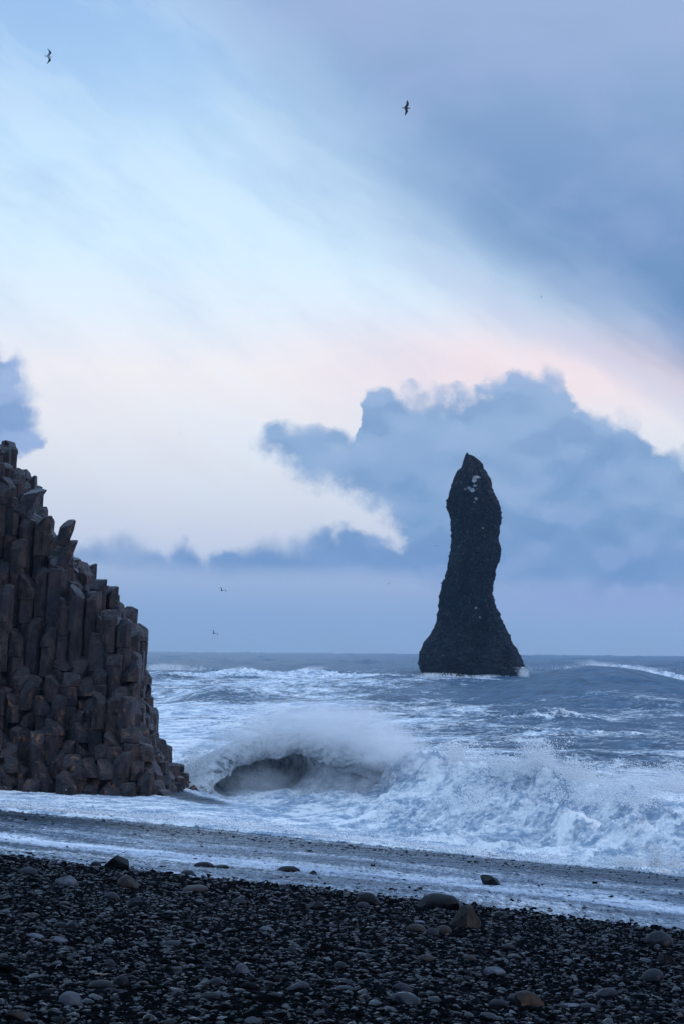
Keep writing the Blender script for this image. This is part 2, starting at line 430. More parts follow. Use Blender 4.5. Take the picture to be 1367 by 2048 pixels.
pz_ = beach_z(px_, py_) + pr_ * (0.12 + .10 * (NX * px_ + NY * py_ > 23.6))
me = bpy.data.meshes.new('pebbles')
me.vertices.add(len(px_)); me.vertices.foreach_set('co', np.stack([px_, py_, pz_], -1).astype(np.float32).ravel())
a = me.attributes.new('scl', 'FLOAT_VECTOR', 'POINT')
fl = rng.uniform(.36, .70, len(px_)); el_ = rng.uniform(.62, 1.0, len(px_))
a.data.foreach_set('vector', np.stack([pr_, pr_ * el_, pr_ * fl], -1).astype(np.float32).ravel())
a = me.attributes.new('tone', 'FLOAT', 'POINT'); a.data.foreach_set('value', rng.random(len(px_)).astype(np.float32))
a = me.attributes.new('rot', 'FLOAT_VECTOR', 'POINT')
a.data.foreach_set('vector', np.stack([rng.normal(0, .24, len(px_)), rng.normal(0, .24, len(px_)), rng.uniform(0, 6.28, len(px_))], -1).astype(np.float32).ravel())
me.update()
pebbles = link('pebbles', me, kind='stuff')
ng = bpy.data.node_groups.new('scatter_pebbles', 'GeometryNodeTree')
ng.interface.new_socket('Geometry', in_out='INPUT', socket_type='NodeSocketGeometry')
ng.interface.new_socket('Geometry', in_out='OUTPUT', socket_type='NodeSocketGeometry')
g = NT(ng)
gi = g.node('NodeGroupInput'); go = g.node('NodeGroupOutput')
g2i = g.node('GeometryNodeGeometryToInstance')
for kx in range(5):
    ico = g.node('GeometryNodeMeshIcoSphere'); ico.inputs['Subdivisions'].default_value = 3; ico.inputs['Radius'].default_value = 1.0
    sp = g.node('GeometryNodeSetPosition')
    pos = g.node('GeometryNodeInputPosition')
    nn = g.noise(g.vmath('ADD', pos.outputs[0], (kx * 7.3, kx * 3.1, 0)), 0.75, 1.5, .5, color=True)
    off = g.vmath('SCALE', g.vmath('SUBTRACT', nn, (.5, .5, .5)), 1.1)
    g.l.new(ico.outputs[0], sp.inputs[0]); g.l.new(off, sp.inputs['Offset'])
    ss = g.node('GeometryNodeSetShadeSmooth'); g.l.new(sp.outputs[0], ss.inputs[0])
    sm = g.node('GeometryNodeSetMaterial'); sm.inputs['Material'].default_value = m_peb; g.l.new(ss.outputs[0], sm.inputs[0])
    g.l.new(sm.outputs[0], g2i.inputs[0])
iop = g.node('GeometryNodeInstanceOnPoints')
g.l.new(gi.outputs[0], iop.inputs['Points']); g.l.new(g2i.outputs[0], iop.inputs['Instance'])
iop.inputs['Pick Instance'].default_value = True
for nm, tgt in (('scl', 'Scale'), ('rot', 'Rotation')):
    na = g.node('GeometryNodeInputNamedAttribute', data_type='FLOAT_VECTOR'); na.inputs['Name'].default_value = nm
    g.l.new(na.outputs['Attribute'], iop.inputs[tgt])
rv_ = g.node('FunctionNodeRandomValue', data_type='INT')
for s in rv_.inputs:
    if s.type == 'INT' and s.name == 'Max': s.default_value = 4
g.l.new([s for s in rv_.outputs if s.type == 'INT' and s.enabled][0], iop.inputs['Instance Index'])
g.l.new(iop.outputs[0], go.inputs[0])
md = pebbles.modifiers.new('scatter', 'NODES'); md.node_group = ng

# ------------------------------------------------------------------ the larger stones, each a thing
def stone_mat(name, c1, c2, rough=0.5, wet=0.0):
    m, n, b, o_ = new_mat(name)
    tc = n.node('ShaderNodeTexCoord'); P = tc.outputs['Object']
    a = n.noise(P, 6, 8, .65); v = n.voro(P, 22, 'F1')
    c = n.mix(n.step(a, .3, .7), c1, c2)
    c = n.mix(n.step(v, .0, .18, .6, 0), c, tuple(x * .45 for x in c1))
    n.put(b.inputs['Base Color'], c); n.put(b.inputs['Roughness'], n.step(a, .3, .7, rough - .12, rough + .15))
    h = n.math('ADD', n.math('MULTIPLY', a, .05), n.math('MULTIPLY', n.noise(P, 28, 5, .6), .012))
    n.put(b.inputs['Normal'], bump(n, h, .5, .45))
    wet_over(n, b, o_, .34, n.step(a, .3, .7, rough - .24, rough - .05))
    return m
SM = {'black': stone_mat('black_stone', lin(5, 6, 8), lin(15, 16, 21), .40, .2),
      'grey': stone_mat('grey_stone', lin(17, 19, 25), lin(40, 43, 52), .42),
      'pale': stone_mat('pale_stone', lin(38, 42, 51), lin(88, 93, 103), .40),
      'brown': stone_mat('brown_stone', lin(26, 23, 23), lin(54, 46, 43), .45)}
def stone_mesh(seed, w_, d_, h_, kind, mat, skew=0.0):
    r = np.random.default_rng(seed)
    bm = bmesh.new(); bmesh.ops.create_icosphere(bm, subdivisions=5, radius=1.0)
    co = np.array([v.co[:] for v in bm.verts])
    # soft random facets: pull the sphere in towards a few planes
    nf = {'round': 5, 'flat': 6, 'block': 10}[kind]
    sh = {'round': .82, 'flat': .78, 'block': .50}[kind]
    for _ in range(nf):
        nrm = r.normal(size=3); nrm /= np.linalg.norm(nrm)
        lim = r.uniform(sh, .92)
        dist = co @ nrm - lim
        k = np.where(dist > 0, dist * (0.97 if kind == 'block' else .7), 0)
        co -= k[:, None] * nrm
    if kind == 'block': co[:, :2] *= (1 - .30 * (co[:, 2:3] + 1) / 2)
    co[:, 0] += skew * co[:, 2]
    ox, oy = r.uniform(0, 1, 2)
    nrm_ = co / np.linalg.norm(co, axis=1)[:, None]
    uu = np.arctan2(nrm_[:, 1], nrm_[:, 0]) / 6.283; vv = nrm_[:, 2] * .35
    dsp = .05 * samp(T3, (nrm_[:, 0] + nrm_[:, 2] * .6) * .12 + ox, (nrm_[:, 1] - nrm_[:, 2] * .5) * .12 + oy) + .012 * samp(T1, nrm_[:, 0] * .3 + nrm_[:, 2] * .2 + ox, nrm_[:, 1] * .3 + nrm_[:, 2] * .25)
    co += nrm_ * dsp[:, None]
    mn, mx = co.min(0), co.max(0)
    co = (co - (mn + mx) / 2) / ((mx - mn) / 2)
    co *= np.array([w_ / 2, d_ / 2, h_ / 2])
    for v, c in zip(bm.verts, co): v.co = c
    for f in bm.faces: f.smooth = True
    me = bpy.data.meshes.new('beach_stone'); bm.to_mesh(me); bm.free(); me.materials.append(mat)
    return me
# (x, y of the foot, width, height) in the photograph, kind, colour, skew, label
STONES = [
 (232, 1739, 58, 27, 'block', 'black', 0.1, 'dark pyramid shaped rock at the swash edge, largest on the left'),
 (192, 1734, 22, 10, 'round', 'black', 0, 'small dark rock just left of the pyramid shaped rock'),
 (408, 1735, 40, 11, 'flat', 'black', 0, 'flat black rock lying in the foam of the swash, left lump of the pair'),
 (440, 1738, 36, 7, 'flat', 'black', .3, 'thin flat black rock in the foam, right lump of the pair'),
 (376, 1752, 28, 11, 'round', 'grey', 0, 'small grey dome at the swash edge below the flat black pair'),
 (578, 1744, 44, 11, 'flat', 'black', 0, 'low dark rock in the foam with one small pale stone beside it'),
 (625, 1750, 18, 8, 'block', 'grey', .2, 'tiny pale pointed stone in the foam beside a low dark rock'),
 (983, 1772, 46, 20, 'block', 'black', -.7, 'slanted black rock splashed by white foam in the middle of the swash'),
 (735, 1814, 48, 26, 'round', 'black', -.1, 'dark domed stone at the foam edge with a lighter one leaning on it'),
 (725, 1817, 30, 12, 'round', 'grey', 0, 'smooth grey stone in front of the dark dome at the foam edge'),
 (874, 1820, 84, 30, 'round', 'black', .1, 'wide low black boulder at the foam edge, broadest on the beach'),
 (928, 1858, 60, 44, 'block', 'brown', .05, 'tall angular brown boulder in front of the wide black one'),
 (832, 1865, 36, 14, 'round', 'brown', -.2, 'leftmost of three smooth brown cobbles by the tall angular boulder'),
 (862, 1874, 28, 16, 'round', 'grey', 0, 'middle of three smooth cobbles by the tall angular boulder, lowest one'),
 (884, 1870, 34, 17, 'round', 'brown', .1, 'rightmost of three smooth brown cobbles by the tall angular boulder'),
 (836, 1847, 26, 6, 'flat', 'pale', 0, 'thin pale flat stone above the three smooth cobbles'),
 (992, 1832, 26, 9, 'flat', 'black', .3, 'small black stone at the foam edge right of the angular boulder'),
 (1316, 1893, 58, 28, 'round', 'grey', .05, 'large smooth dome at the right below the foam, reddish on one side'),
 (1364, 1892, 26, 10, 'flat', 'black', 0, 'flat black stone cut by the right edge beside the large dome'),
 (1329, 1929, 40, 17, 'block', 'black', -.1, 'dark blocky stone below the large dome at the right'),
 (1302, 1966, 46, 24, 'round', 'grey', .3, 'brown grey rounded stone with a light top near the right edge'),
 (1208, 1997, 50, 18, 'round', 'grey', .4, 'wedge shaped dark cobble in the lower right foreground'),
 (1058, 2017, 60, 32, 'block', 'brown', -.1, 'big pitted brown stone in the lower right foreground'),
 (1033, 2009, 40, 18, 'flat', 'grey', -.4, 'smooth grey stone behind the left side of the pitted brown one'),
 (994, 2018, 42, 14, 'round', 'black', 0, 'dark smooth cobble left of the big pitted brown stone'),
 (804, 1987, 40, 18, 'round', 'grey', -.2, 'angular grey cobble standing alone in the lower middle foreground'),
 (988, 1951, 44, 15, 'flat', 'pale', -.2, 'pale saddle shaped stone above the big pitted brown one'),
 (850, 1924, 34, 12, 'round', 'brown', .1, 'small brown cobble below the three smooth cobbles'),
 (936, 1922, 28, 11, 'round', 'brown', 0, 'small reddish brown cobble in line with another to its left'),
 (1014, 1901, 32, 10, 'flat', 'black', 0, 'flat black stone between the angular boulder and the pale saddle stone'),
 (256, 1779, 42, 26, 'block', 'brown', -.2, 'angular brown stone below the pyramid shaped rock'),
 (133, 1774, 44, 19, 'flat', 'pale', -.1, 'dark stone with a pale shiny top in the upper left of the gravel'),
 (56, 1750, 38, 14, 'flat', 'grey', 0, 'low grey stone near the left edge just under the swash'),
 (386, 1786, 58, 15, 'flat', 'brown', .4, 'long low brown stone left of centre near the swash'),
 (224, 1801, 32, 15, 'round', 'grey', -.1, 'rounded grey cobble left of a pointed one in the left gravel'),
 (271, 1814, 32, 19, 'block', 'grey', .1, 'pointed grey cobble right of a rounded one in the left gravel'),
 (479, 1810, 28, 12, 'round', 'grey', 0, 'egg shaped cobble with a light top, alone above the middle of the gravel'),
 (398, 1808, 18, 8, 'round', 'pale', 0, 'small pale pebble left of the egg shaped cobble'),
 (631, 1822, 38, 17, 'block', 'black', 0, 'dark blunt stone in the middle of the upper gravel'),
 (531, 1865, 28, 10, 'round', 'pale', 0, 'pale oval pebble in the middle of the gravel'),
 (666, 1860, 26, 10, 'block', 'black', 0, 'small black stone right of the pale oval pebble'),
 (343, 1892, 36, 11, 'flat', 'grey', 0, 'smooth flattened cobble alone in the left middle of the gravel'),
 (147, 1860, 24, 17, 'block', 'grey', .2, 'small upright grey stone, right one of a touching pair on the left'),
 (122, 1859, 32, 13, 'flat', 'black', 0, 'dark flat stone, left one of a touching pair on the left'),
 (120, 1888, 32, 11, 'flat', 'pale', 0, 'light flat pebble below the touching pair on the left'),
 (72, 1878, 36, 10, 'flat', 'pale', -.4, 'slanting pale slab shaped pebble near the left edge'),
 (486, 1951, 28, 20, 'round', 'pale', -.3, 'bright rounded pebble in the lower middle left of the gravel'),
 (434, 1974, 34, 15, 'round', 'grey', 0, 'smooth grey cobble below and left of the bright rounded pebble'),
 (141, 2014, 46, 28, 'round', 'pale', -.1, 'largest pale grey cobble in the lower left foreground'),
 (220, 1938, 24, 15, 'round', 'grey', 0, 'small round grey cobble above the pale stick'),
 (240, 1977, 34, 22, 'round', 'black', .2, 'dark glossy cobble right of the pale stick'),
 (203, 1980, 54, 17, 'flat', 'black', 0, 'broad dark stone under the pale stick'),
 (36, 2047, 46, 22, 'block', 'brown', -.3, 'brown and grey stone cut by the bottom edge at the lower left'),
 (594, 1986, 46, 18, 'flat', 'grey', .5, 'long slanting grey stone in the lower middle of the gravel'),
 (584, 1908, 21, 13, 'round', 'grey', 0, 'small round grey pebble in the centre of the gravel'),
 (680, 1938, 24, 13, 'round', 'grey', 0, 'small shiny pebble in the centre, right of the slanting stone'),
 (420, 2002, 44, 15, 'flat', 'black', .1, 'dark flat cobble near the bottom, left of centre'),
 (468, 1886, 26, 9, 'flat', 'black', 0, 'small flat dark stone right of the flattened cobble'),
 (687, 1982, 38, 9, 'flat', 'grey', 0, 'thin flat grey stone at the lower centre of the gravel'),
 (1134, 2018, 50, 8, 'flat', 'pale', 0, 'long thin pale stone right of the big pitted brown one'),
 (1175, 2022, 48, 12, 'flat', 'black', .1, 'dark low stone beside the long thin pale one'),
 (1230, 1912, 20, 6, 'flat', 'pale', 0, 'tiny pale flat pebble left of the dark blocky stone'),
 (548, 1998, 30, 10, 'round', 'black', 0, 'dark cobble below the long slanting grey stone'),
 (64, 1836, 30, 9, 'flat', 'brown', 0, 'small rusty stone near the left edge of the gravel'),
]
for i, (X, Y, pw, ph, kind, colr_, skew, label) in enumerate(STONES):
    p = on_beach(X, Y)
    k = p.y / F
    w_, h_ = pw * k * 1.04, ph * k
    me = stone_mesh(100 + i, w_, w_ * (0.75 if kind != 'flat' else 0.8), h_ * 1.7, kind, SM[colr_], skew)
    depth = w_ * .35
    o = link('beach_stone', me, label=label, category='stone', group='stones lying on the black beach')
    y2 = p.y + depth * 0.6; x2 = p.x * (y2 / p.y)
    o.location = (x2, y2, bz(x2, y2) + h_ * (1.7 / 2 - .66))
    o.rotation_euler = (0, 0, random.uniform(-.25, .25))
# pale stick
m_wood, n, b, o_ = new_mat('bleached_wood')
tc = n.node('ShaderNodeTexCoord')
n.put(b.inputs['Base Color'], n.mix(n.noise(n.vmath('MULTIPLY', tc.outputs['Object'], (3, 60, 60)), 2, 4), lin(196, 178, 158), lin(140, 122, 106)))
p = on_beach(203, 1960); L = 26 * p.y / F
vs_, fs_ = [], []
for i in range(9):
    t = i / 8; rr = .0045 * (1 - .5 * abs(t - .4)) + .001 * math.sin(i * 2.1)
    for k in range(8):
        a_ = k * math.pi / 4
        vs_.append(((t - .5) * L, math.cos(a_) * rr + .004 * math.sin(t * 5), math.sin(a_) * rr + .003 * math.sin(t * 7)))
for i in range(8):
    for k in range(8): fs_.append((i * 8 + k, i * 8 + (k + 1) % 8, i * 8 + 8 + (k + 1) % 8, i * 8 + 8 + k))
fs_ += [tuple(range(7, -1, -1)), tuple(range(64, 72))]
st = link('driftwood_stick', py_mesh('driftwood_stick', vs_, fs_, m_wood, True), label='thin pale straight stick lying on the dark pebbles', category='stick')
st.location = (p.x, p.y, bz(p.x, p.y) + .045); st.rotation_euler = (0, R(-2), R(4))

# ------------------------------------------------------------------ basalt column cliff
m_bas, n, b, o_ = new_mat('column_basalt')
tc = n.node('ShaderNodeTexCoord'); gm = n.node('ShaderNodeNewGeometry'); P = tc.outputs['Object']
Pz = n.vmath('MULTIPLY', P, (1, 1, .6))
a1 = n.noise(P, .8, 6, .6); a2 = n.noise(Pz, 4.0, 8, .62); a3 = n.noise(P, 14, 6, .6)
c = n.mix(n.step(a2, .3, .7), lin(36, 31, 33), lin(76, 65, 64))
c = n.mix(n.step(a1, .4, .65, 0, .55), c, lin(44, 46, 55))
z_ = n.sep(P)[2]
ru = n.math('MULTIPLY', n.step(n.noise(n.vmath('MULTIPLY', P, (1.5, 1.5, 1.0)), 2.2, 7, .66), .57, .66), n.step(z_, 6.5, 4.0))
c = n.mix(n.math('MULTIPLY', ru, .6), c, lin(150, 104, 66))
c = n.mix(n.math('MULTIPLY', n.step(n.noise(P, 3.1, 8, .7), .63, .7), .5), c, lin(118, 112, 116))
att = n.node('ShaderNodeAttribute', attribute_name='tone'); 
c = n.mix(.85, c, att.outputs['Color'], 'MULTIPLY')
n.put(b.inputs['Base Color'], c)
n.put(b.inputs['Roughness'], n.step(a3, .3, .7, .36, .68))
cr_ = n.voro(n.vmath('MULTIPLY', P, (1, 1, .55)), 2.3, 'DISTANCE_TO_EDGE')
h = n.math('ADD', n.math('MULTIPLY', a2, .10), n.math('ADD', n.math('MULTIPLY', a3, .03), n.math('MULTIPLY', n.step(cr_, 0, .03), .02)))
n.put(b.inputs['Normal'], bump(n, h, .8, .8))
wet_over(n, b, o_, .38, n.step(a3, .3, .7, .30, .55))

CL_Y = 80.5
def cliff_xz(X, Y, d=CL_Y + 1.6):
    v = at(X, Y, d); return v.x, v.z
sil = [(-200, 700), (-60, 850), (0, 900), (14, 935), (35, 938), (45, 990), (62, 1024), (78, 1035), (100, 1062), (128, 1104), (150, 1128), (165, 1148), (190, 1168), (212, 1188), (230, 1205), (240, 1236),
       (255, 1250), (272, 1275), (283, 1305), (287, 1400), (291, 1434), (299, 1438), (304, 1470), (312, 1478), (320, 1510), (328, 1524), (348, 1540), (362, 1562), (376, 1582), (394, 1590)]
sx = [cliff_xz(X, Y)[0] for X, Y in sil]; sz = [cliff_xz(X, Y)[1] for X, Y in sil]
def hsil(x): return float(np.interp(x, sx, sz, left=sz[0], right=0.3))
X_END = cliff_xz(392, 1590)[0]
def hdepth(t):
    return float(np.interp(t, [-.5, 0, .5, 1.0, 1.5, 2.0, 2.4, 2.8, 3.3, 3.8, 4.4, 5.2], [.7, 1.3, 2.2, 3.2, 4.1, 5.0, 5.9, 7.6, 10.2, 12.4, 15.0, 20]))
rc = random.Random(5)
def prism(cx, cy, z0, z1, rad, rot, lean, jit, top_tilt, cut=0.0, tone=1.0):
    """one block of a column: chamfered irregular hexagon, slightly uneven sides, broken top"""
    ns = rc.choice((5, 6, 6, 6, 7))
    poly = []
    for k in range(ns):
        a = rot + 2 * math.pi * k / ns + rc.uniform(-.16, .16); r = rad * rc.uniform(.90, 1.10)
        poly.append((math.cos(a) * r, math.sin(a) * r))
    pts = []
    ch = rc.uniform(.03, .07)
    for k in range(ns):
        p0, p1, p2 = poly[k - 1], poly[k], poly[(k + 1) % ns]
        pts.append((p1[0] + (p0[0] - p1[0]) * ch, p1[1] + (p0[1] - p1[1]) * ch))
        pts.append((p1[0] + (p2[0] - p1[0]) * ch, p1[1] + (p2[1] - p1[1]) * ch))
    m = len(pts); H = z1 - z0
    nz = max(2, int(H / .45))
    V_, F_ = [], []
    tx, ty = top_tilt
    rings = [(0.0, .97), (.03 / max(H, .2), .995)] + [((i + 1) / (nz + 1), 1.0) for i in range(nz)] + [(1 - .04 / max(H, .2), .99), (1.0, rc.uniform(.90, .97) if not cut else rc.uniform(.8, .92))]
    for t, s in rings:
        s *= 1 + rc.uniform(-.03, .03); ox, oy = rc.uniform(-.012, .012), rc.uniform(-.012, .012)
        for (qx, qy) in pts:
            j = jit * rad
            x = qx * s + rc.uniform(-j, j) + ox; y = qy * s + rc.uniform(-j, j) + oy
            tt = max(0.0, (t - .45) / .55) ** 1.5
            z = z0 + H * t + (x * tx + y * ty) * tt
            V_.append((cx + x + lean[0] * (z - z0), cy + y + lean[1] * (z - z0), z))
    # broken top: a low off-centre apex and a chipped corner
    V_.append((cx + rc.uniform(-.2, .2) * rad + lean[0] * H, cy + rc.uniform(-.2, .2) * rad + lean[1] * H, z1 + rc.uniform(-.04, .07)))
    if cut > 0:
        ca = rc.uniform(3.3, 6.2); nx_, ny_ = math.cos(ca), math.sin(ca)
        for i in range(len(V_)):
            x, y, z = V_[i]
            q = (x - cx) * nx_ + (y - cy) * ny_ + (z - z1) * .9 + cut * rad
            if q > 0: V_[i] = (x - nx_ * q * .55, y - ny_ * q * .55, z - q * .5)
    nr = len(rings)
    for i in range(nr - 1):
        for k in range(m):
            F_.append((i * m + k, i * m + (k + 1) % m, (i + 1) * m + (k + 1) % m, (i + 1) * m + k))
    for k in range(m): F_.append(((nr - 1) * m + k, (nr - 1) * m + (k + 1) % m, nr * m))
    F_.append(tuple(range(m - 1, -1, -1)))
    return V_, F_, [tone] * len(F_)
def column(cx, cy, z0, z1, rad, lean, broken):
    Vs, Fs, Ts = [], [], []
    rot = rc.uniform(0, 1.05)
    z = z0; first = True
    tone_c = rc.uniform(.6, 1.15)
    while z < z1 - .12:
        zone = 5.0
        L = rc.uniform(.45, 1.5) if z < zone else rc.uniform(.9, 3.4)
        if rc.random() < .2: L *= .6
        if z1 - (z + L) < .35: L = z1 - z
        last = z + L >= z1 - .01
        if last: tt = (rc.uniform(-.45, .15), rc.uniform(-.1, .62)) if rc.random() < .75 else (0, 0)
        else: tt = (rc.uniform(-.06, .06), rc.uniform(-.06, .06))
        amp = .055 if z < zone else .02
        v, f, t = prism(cx + rc.uniform(-amp, amp), cy + rc.uniform(-amp * 1.5, amp), z, z + L - .01, rad * rc.uniform(.94, 1.05), rot + rc.uniform(-.05, .05), lean,
                        .028, tt, cut=(rc.uniform(.0, .55) if (last or (z < zone and rc.random() < .35)) else 0), tone=tone_c * rc.uniform(.85, 1.12))
        o = len(Vs); Vs += v; Fs += [tuple(i + o for i in q) for q in f]; Ts += t
        cx += lean[0] * L; cy += lean[1] * L
        z += L
    return Vs, Fs, Ts
def col_mesh(name, parts):
    Vs, Fs, Ts = [], [], []
    for v, f, t in parts:
        o = len(Vs); Vs += v; Fs += [tuple(i + o for i in q) for q in f]; Ts += t
    me = py_mesh(name, Vs, Fs, m_bas)
    a = me.attributes.new('tone', 'FLOAT_COLOR', 'FACE')
    a.data.foreach_set('color', np.repeat(np.array(Ts, dtype=np.float32)[:, None], 4, 1).ravel())
    return me
cols = []
SP = .60
row = 0; y = CL_Y - .6
while y < CL_Y + 8:
    x = -27 + (SP / 2 if row % 2 else 0)
    while x < X_END - .1:
        jx, jy = x + rc.uniform(-.09, .09), y + rc.uniform(-.09, .09)
        yf = CL_Y + .28 * math.sin(jx * .9) + .35 * math.sin(jx * .37 + 1) + (1.2 * max(0, (jx - (X_END - 2.6)) / 2.6)) - .15
        t = jy - yf
        if t > -.5:
            top = min(hdepth(t) + rc.uniform(-.75, .75) * (1 if t < 2.6 else 1.5), hsil(jx + .40) + (rc.uniform(-.8, .2) if rc.random() < .88 else rc.uniform(.3, .8) * (jx < X_END - 2.5)))
            base_ = bz(jx, jy) - .6
            if top > base_ + .8:
                cols.append([jx, jy, base_, top, SP * .61 * rc.uniform(.92, 1.22), t, row])
        x += SP
    y += SP * .866; row += 1
# how much of each column shows: its height above the highest neighbour standing in front
for c_ in cols:
    fr_ = [q[3] for q in cols if q[1] < c_[1] - .2 and c_[1] - q[1] < 1.3 and abs(q[0] - c_[0]) < .3]
    c_.append(c_[3] - max(fr_ + [c_[2] + .6]))
vis_x = at(-5, 1300, CL_Y).x
order = sorted(range(len(cols)), key=lambda i: -(cols[i][7] if cols[i][0] > vis_x else -9))
big = set(order[:97])
cliff = link('basalt_cliff', None, label='tall dark cliff of stacked basalt columns rising at the left edge of the beach', category='cliff')
rest = []
for i, (cx, cy, z0, z1, rad, t, rw, ex) in enumerate(cols):
    lean = (.05 + rc.uniform(-.02, .02) if z1 > 6 else rc.uniform(-.02, .02), .0)
    cx0 = cx - (lean[0] * (z1 - z0) * .75)
    part = column(cx0, cy, z0, z1, rad, lean, True)
    if i in big: link('basalt_column', col_mesh('basalt_column', [part]), cliff)
    else: rest.append(part)
# solid body of the cliff behind the columns, so no gap shows daylight
bx = []
for X0 in np.arange(-27, X_END - 1.2, .9):
    hh = hsil(X0 + .9) - 1.6
    if hh > .5:
        cx = X0; y0 = CL_Y + 5.2; y1 = CL_Y + 9
        v = [(cx, y0, -1), (cx + .9, y0, -1), (cx + .9, y1, -1), (cx, y1, -1), (cx, y0, hh), (cx + .9, y0, hh), (cx + .9, y1, hh), (cx, y1, hh)]
        bx.append((v, [(0, 1, 5, 4), (1, 2, 6, 5), (2, 3, 7, 6), (3, 0, 4, 7), (4, 5, 6, 7)], [.7] * 5))
link('basalt_columns', col_mesh('basalt_columns', rest + bx), cliff, kind='stuff')
# loose leaning blocks on the skyline and the tilted slab in the face
def block(X, Y, wpx, hpx, tilt, dy=1.4, label=None):
    d = CL_Y + dy; c0 = at(X, Y, d); k = d / F
    v, f, t = prism(0, 0, -hpx * k / 2, hpx * k / 2, wpx * k / 2, rc.uniform(0, 1), (0, 0), .05, (.3, .3), cut=.3, tone=.8)
    o = link('fallen_column', col_mesh('fallen_column', [(v, f, t)]), cliff)
    if label: o['label'] = label
    o.location = c0; o.rotation_euler = (R(rc.uniform(-12, 8)), R(tilt), 0)
block(131, 1066, 31, 54, 16, 1.6, 'loose rounded block leaning on the skyline')
block(58, 1003, 42, 64, 28, 1.6, 'wide loose block leaning seaward near the top')
block(134, 1108, 30, 56, 18, 1.4)

# ------------------------------------------------------------------ sea stack
m_st, n, b, o_ = new_mat('stack_rock')
tc = n.node('ShaderNodeTexCoord'); P = tc.outputs['Object']
a1 = n.noise(P, .06, 8, .65); a2 = n.noise(P, .5, 8, .65)
c = n.mix(n.step(a1, .35, .65), lin(16, 19, 26), lin(34, 36, 42))
zz = n.sep(P)
mo = n.math('MULTIPLY', n.step(zz[2], 40, 54), n.step(n.math('ABSOLUTE', n.math('SUBTRACT', zz[0], 2.5)), 9, 2))
c = n.mix(n.math('MULTIPLY', mo, n.step(a2, .4, .6, .1, .75)), c, lin(60, 46, 36))
d_ = []
snow = None
for sx1, sz1, r1, r2 in ((.8, 57.8, .9, .8), (1.6, 58.9, 1.1, .4), (-.7, 55.6, .6, .6), (.2, 55.0, .9, .7), (-1.9, 55.2, .4, .4), (1.0, 56.2, .5, .4), (1.2, 52.2, .55, .5), (.7, 51.2, .25, .3), (3.4, 43.5, .3, .25), (1.2, 19.6, .35, .3), (2.4, 16.8, .3, .3)):
    sx1, sz1, r1, r2 = sx1 * .883, 6.5 + (sz1 - 6.5) * .883, r1 * .883, r2 * .883
    q = n.xyz(n.math('DIVIDE', n.math('SUBTRACT', zz[0], sx1), r1), n.math('DIVIDE', n.math('SUBTRACT', zz[2], sz1), r2), 0)
    s = n.step(n.math('ADD', n.vmath('LENGTH', q), n.math('MULTIPLY', n.math('SUBTRACT', a2, .5), 2.2)), 1.05, .8)
    snow = s if snow is None else n.math('MAXIMUM', snow, s)
snow = n.math('MULTIPLY', snow, n.step(zz[1], 2, -1))
c = n.mix(snow, c, lin(225, 228, 232))
n.put(b.inputs['Base Color'], c); b.inputs['Roughness'].default_value = .8
h = n.math('ADD', n.math('MULTIPLY', a1, 8), n.math('MULTIPLY', a2, 1.0))
n.put(b.inputs['Normal'], bump(n, h, .9, 1.0))
wet_over(n, b, o_, .12, .5)
ST_D = 530.0
Lz = [(620, 105), (612, 125), (600, 160), (590, 205), (580, 228), (550, 250), (528, 300), (510, 350), (497, 400), (485, 430), (483, 470), (466, 495), (463, 555), (478, 585), (488, 625), (497, 650), (500, 720), (504, 830), (496, 890), (486, 960), (474, 1020), (468, 1070), (455, 1110), (436, 1160), (415, 1240), (404, 1280), (402, 1330), (395, 1358), (402, 1380), (392, 1470), (372, 1515), (352, 1570), (300, 1638), (280, 1650), (262, 1710), (243, 1745), (240, 1790), (233, 1820), (242, 1862), (252, 1890), (258, 1920), (262, 1990)]
Rz = [(632, 105), (640, 122), (656, 120), (690, 140), (722, 165), (757, 200), (757, 235), (775, 258), (800, 300), (815, 335), (825, 390), (842, 440), (870, 490), (893, 555), (895, 620), (901, 680), (886, 705), (884, 770), (877, 800), (886, 850), (896, 900), (893, 965), (880, 1000), (866, 1040), (855, 1055), (852, 1110), (834, 1170), (834, 1240), (824, 1260), (845, 1320), (850, 1380), (886, 1420), (886, 1445), (905, 1472), (935, 1540), (960, 1590), (968, 1625), (990, 1670), (1027, 1712), (1050, 1770), (1065, 1810), (1085, 1850), (1100, 1890), (1098, 1930), (1100, 1990)]
zl = [at(780 + x / 4.097, 880 + y / 4.097, ST_D) for x, y in Lz]; zr = [at(780 + x / 4.097, 880 + y / 4.097, ST_D) for x, y in Rz]
cz = 0.0
nr, ncs = 420, 300
zt = min(zl[0].z, zr[0].z); zb = -6
zs = np.linspace(zb, zt, nr)
xl = np.interp(zs, [p.z for p in zl][::-1], [p.x for p in zl][::-1]); xr = np.interp(zs, [p.z for p in zr][::-1], [p.x for p in zr][::-1])
X0 = at(683 + 255, 1352, ST_D).x
th = np.linspace(0, 2 * math.pi, ncs, endpoint=False)
hw = (xr - xl) / 2; mid = (xr + xl) / 2 - X0
hwd = np.convolve(np.pad(hw, 20, 'edge'), np.ones(41) / 41, 'valid') * .78
TH, ZZ = np.meshgrid(th, zs)
ct, s_t = np.cos(TH), np.sin(TH)
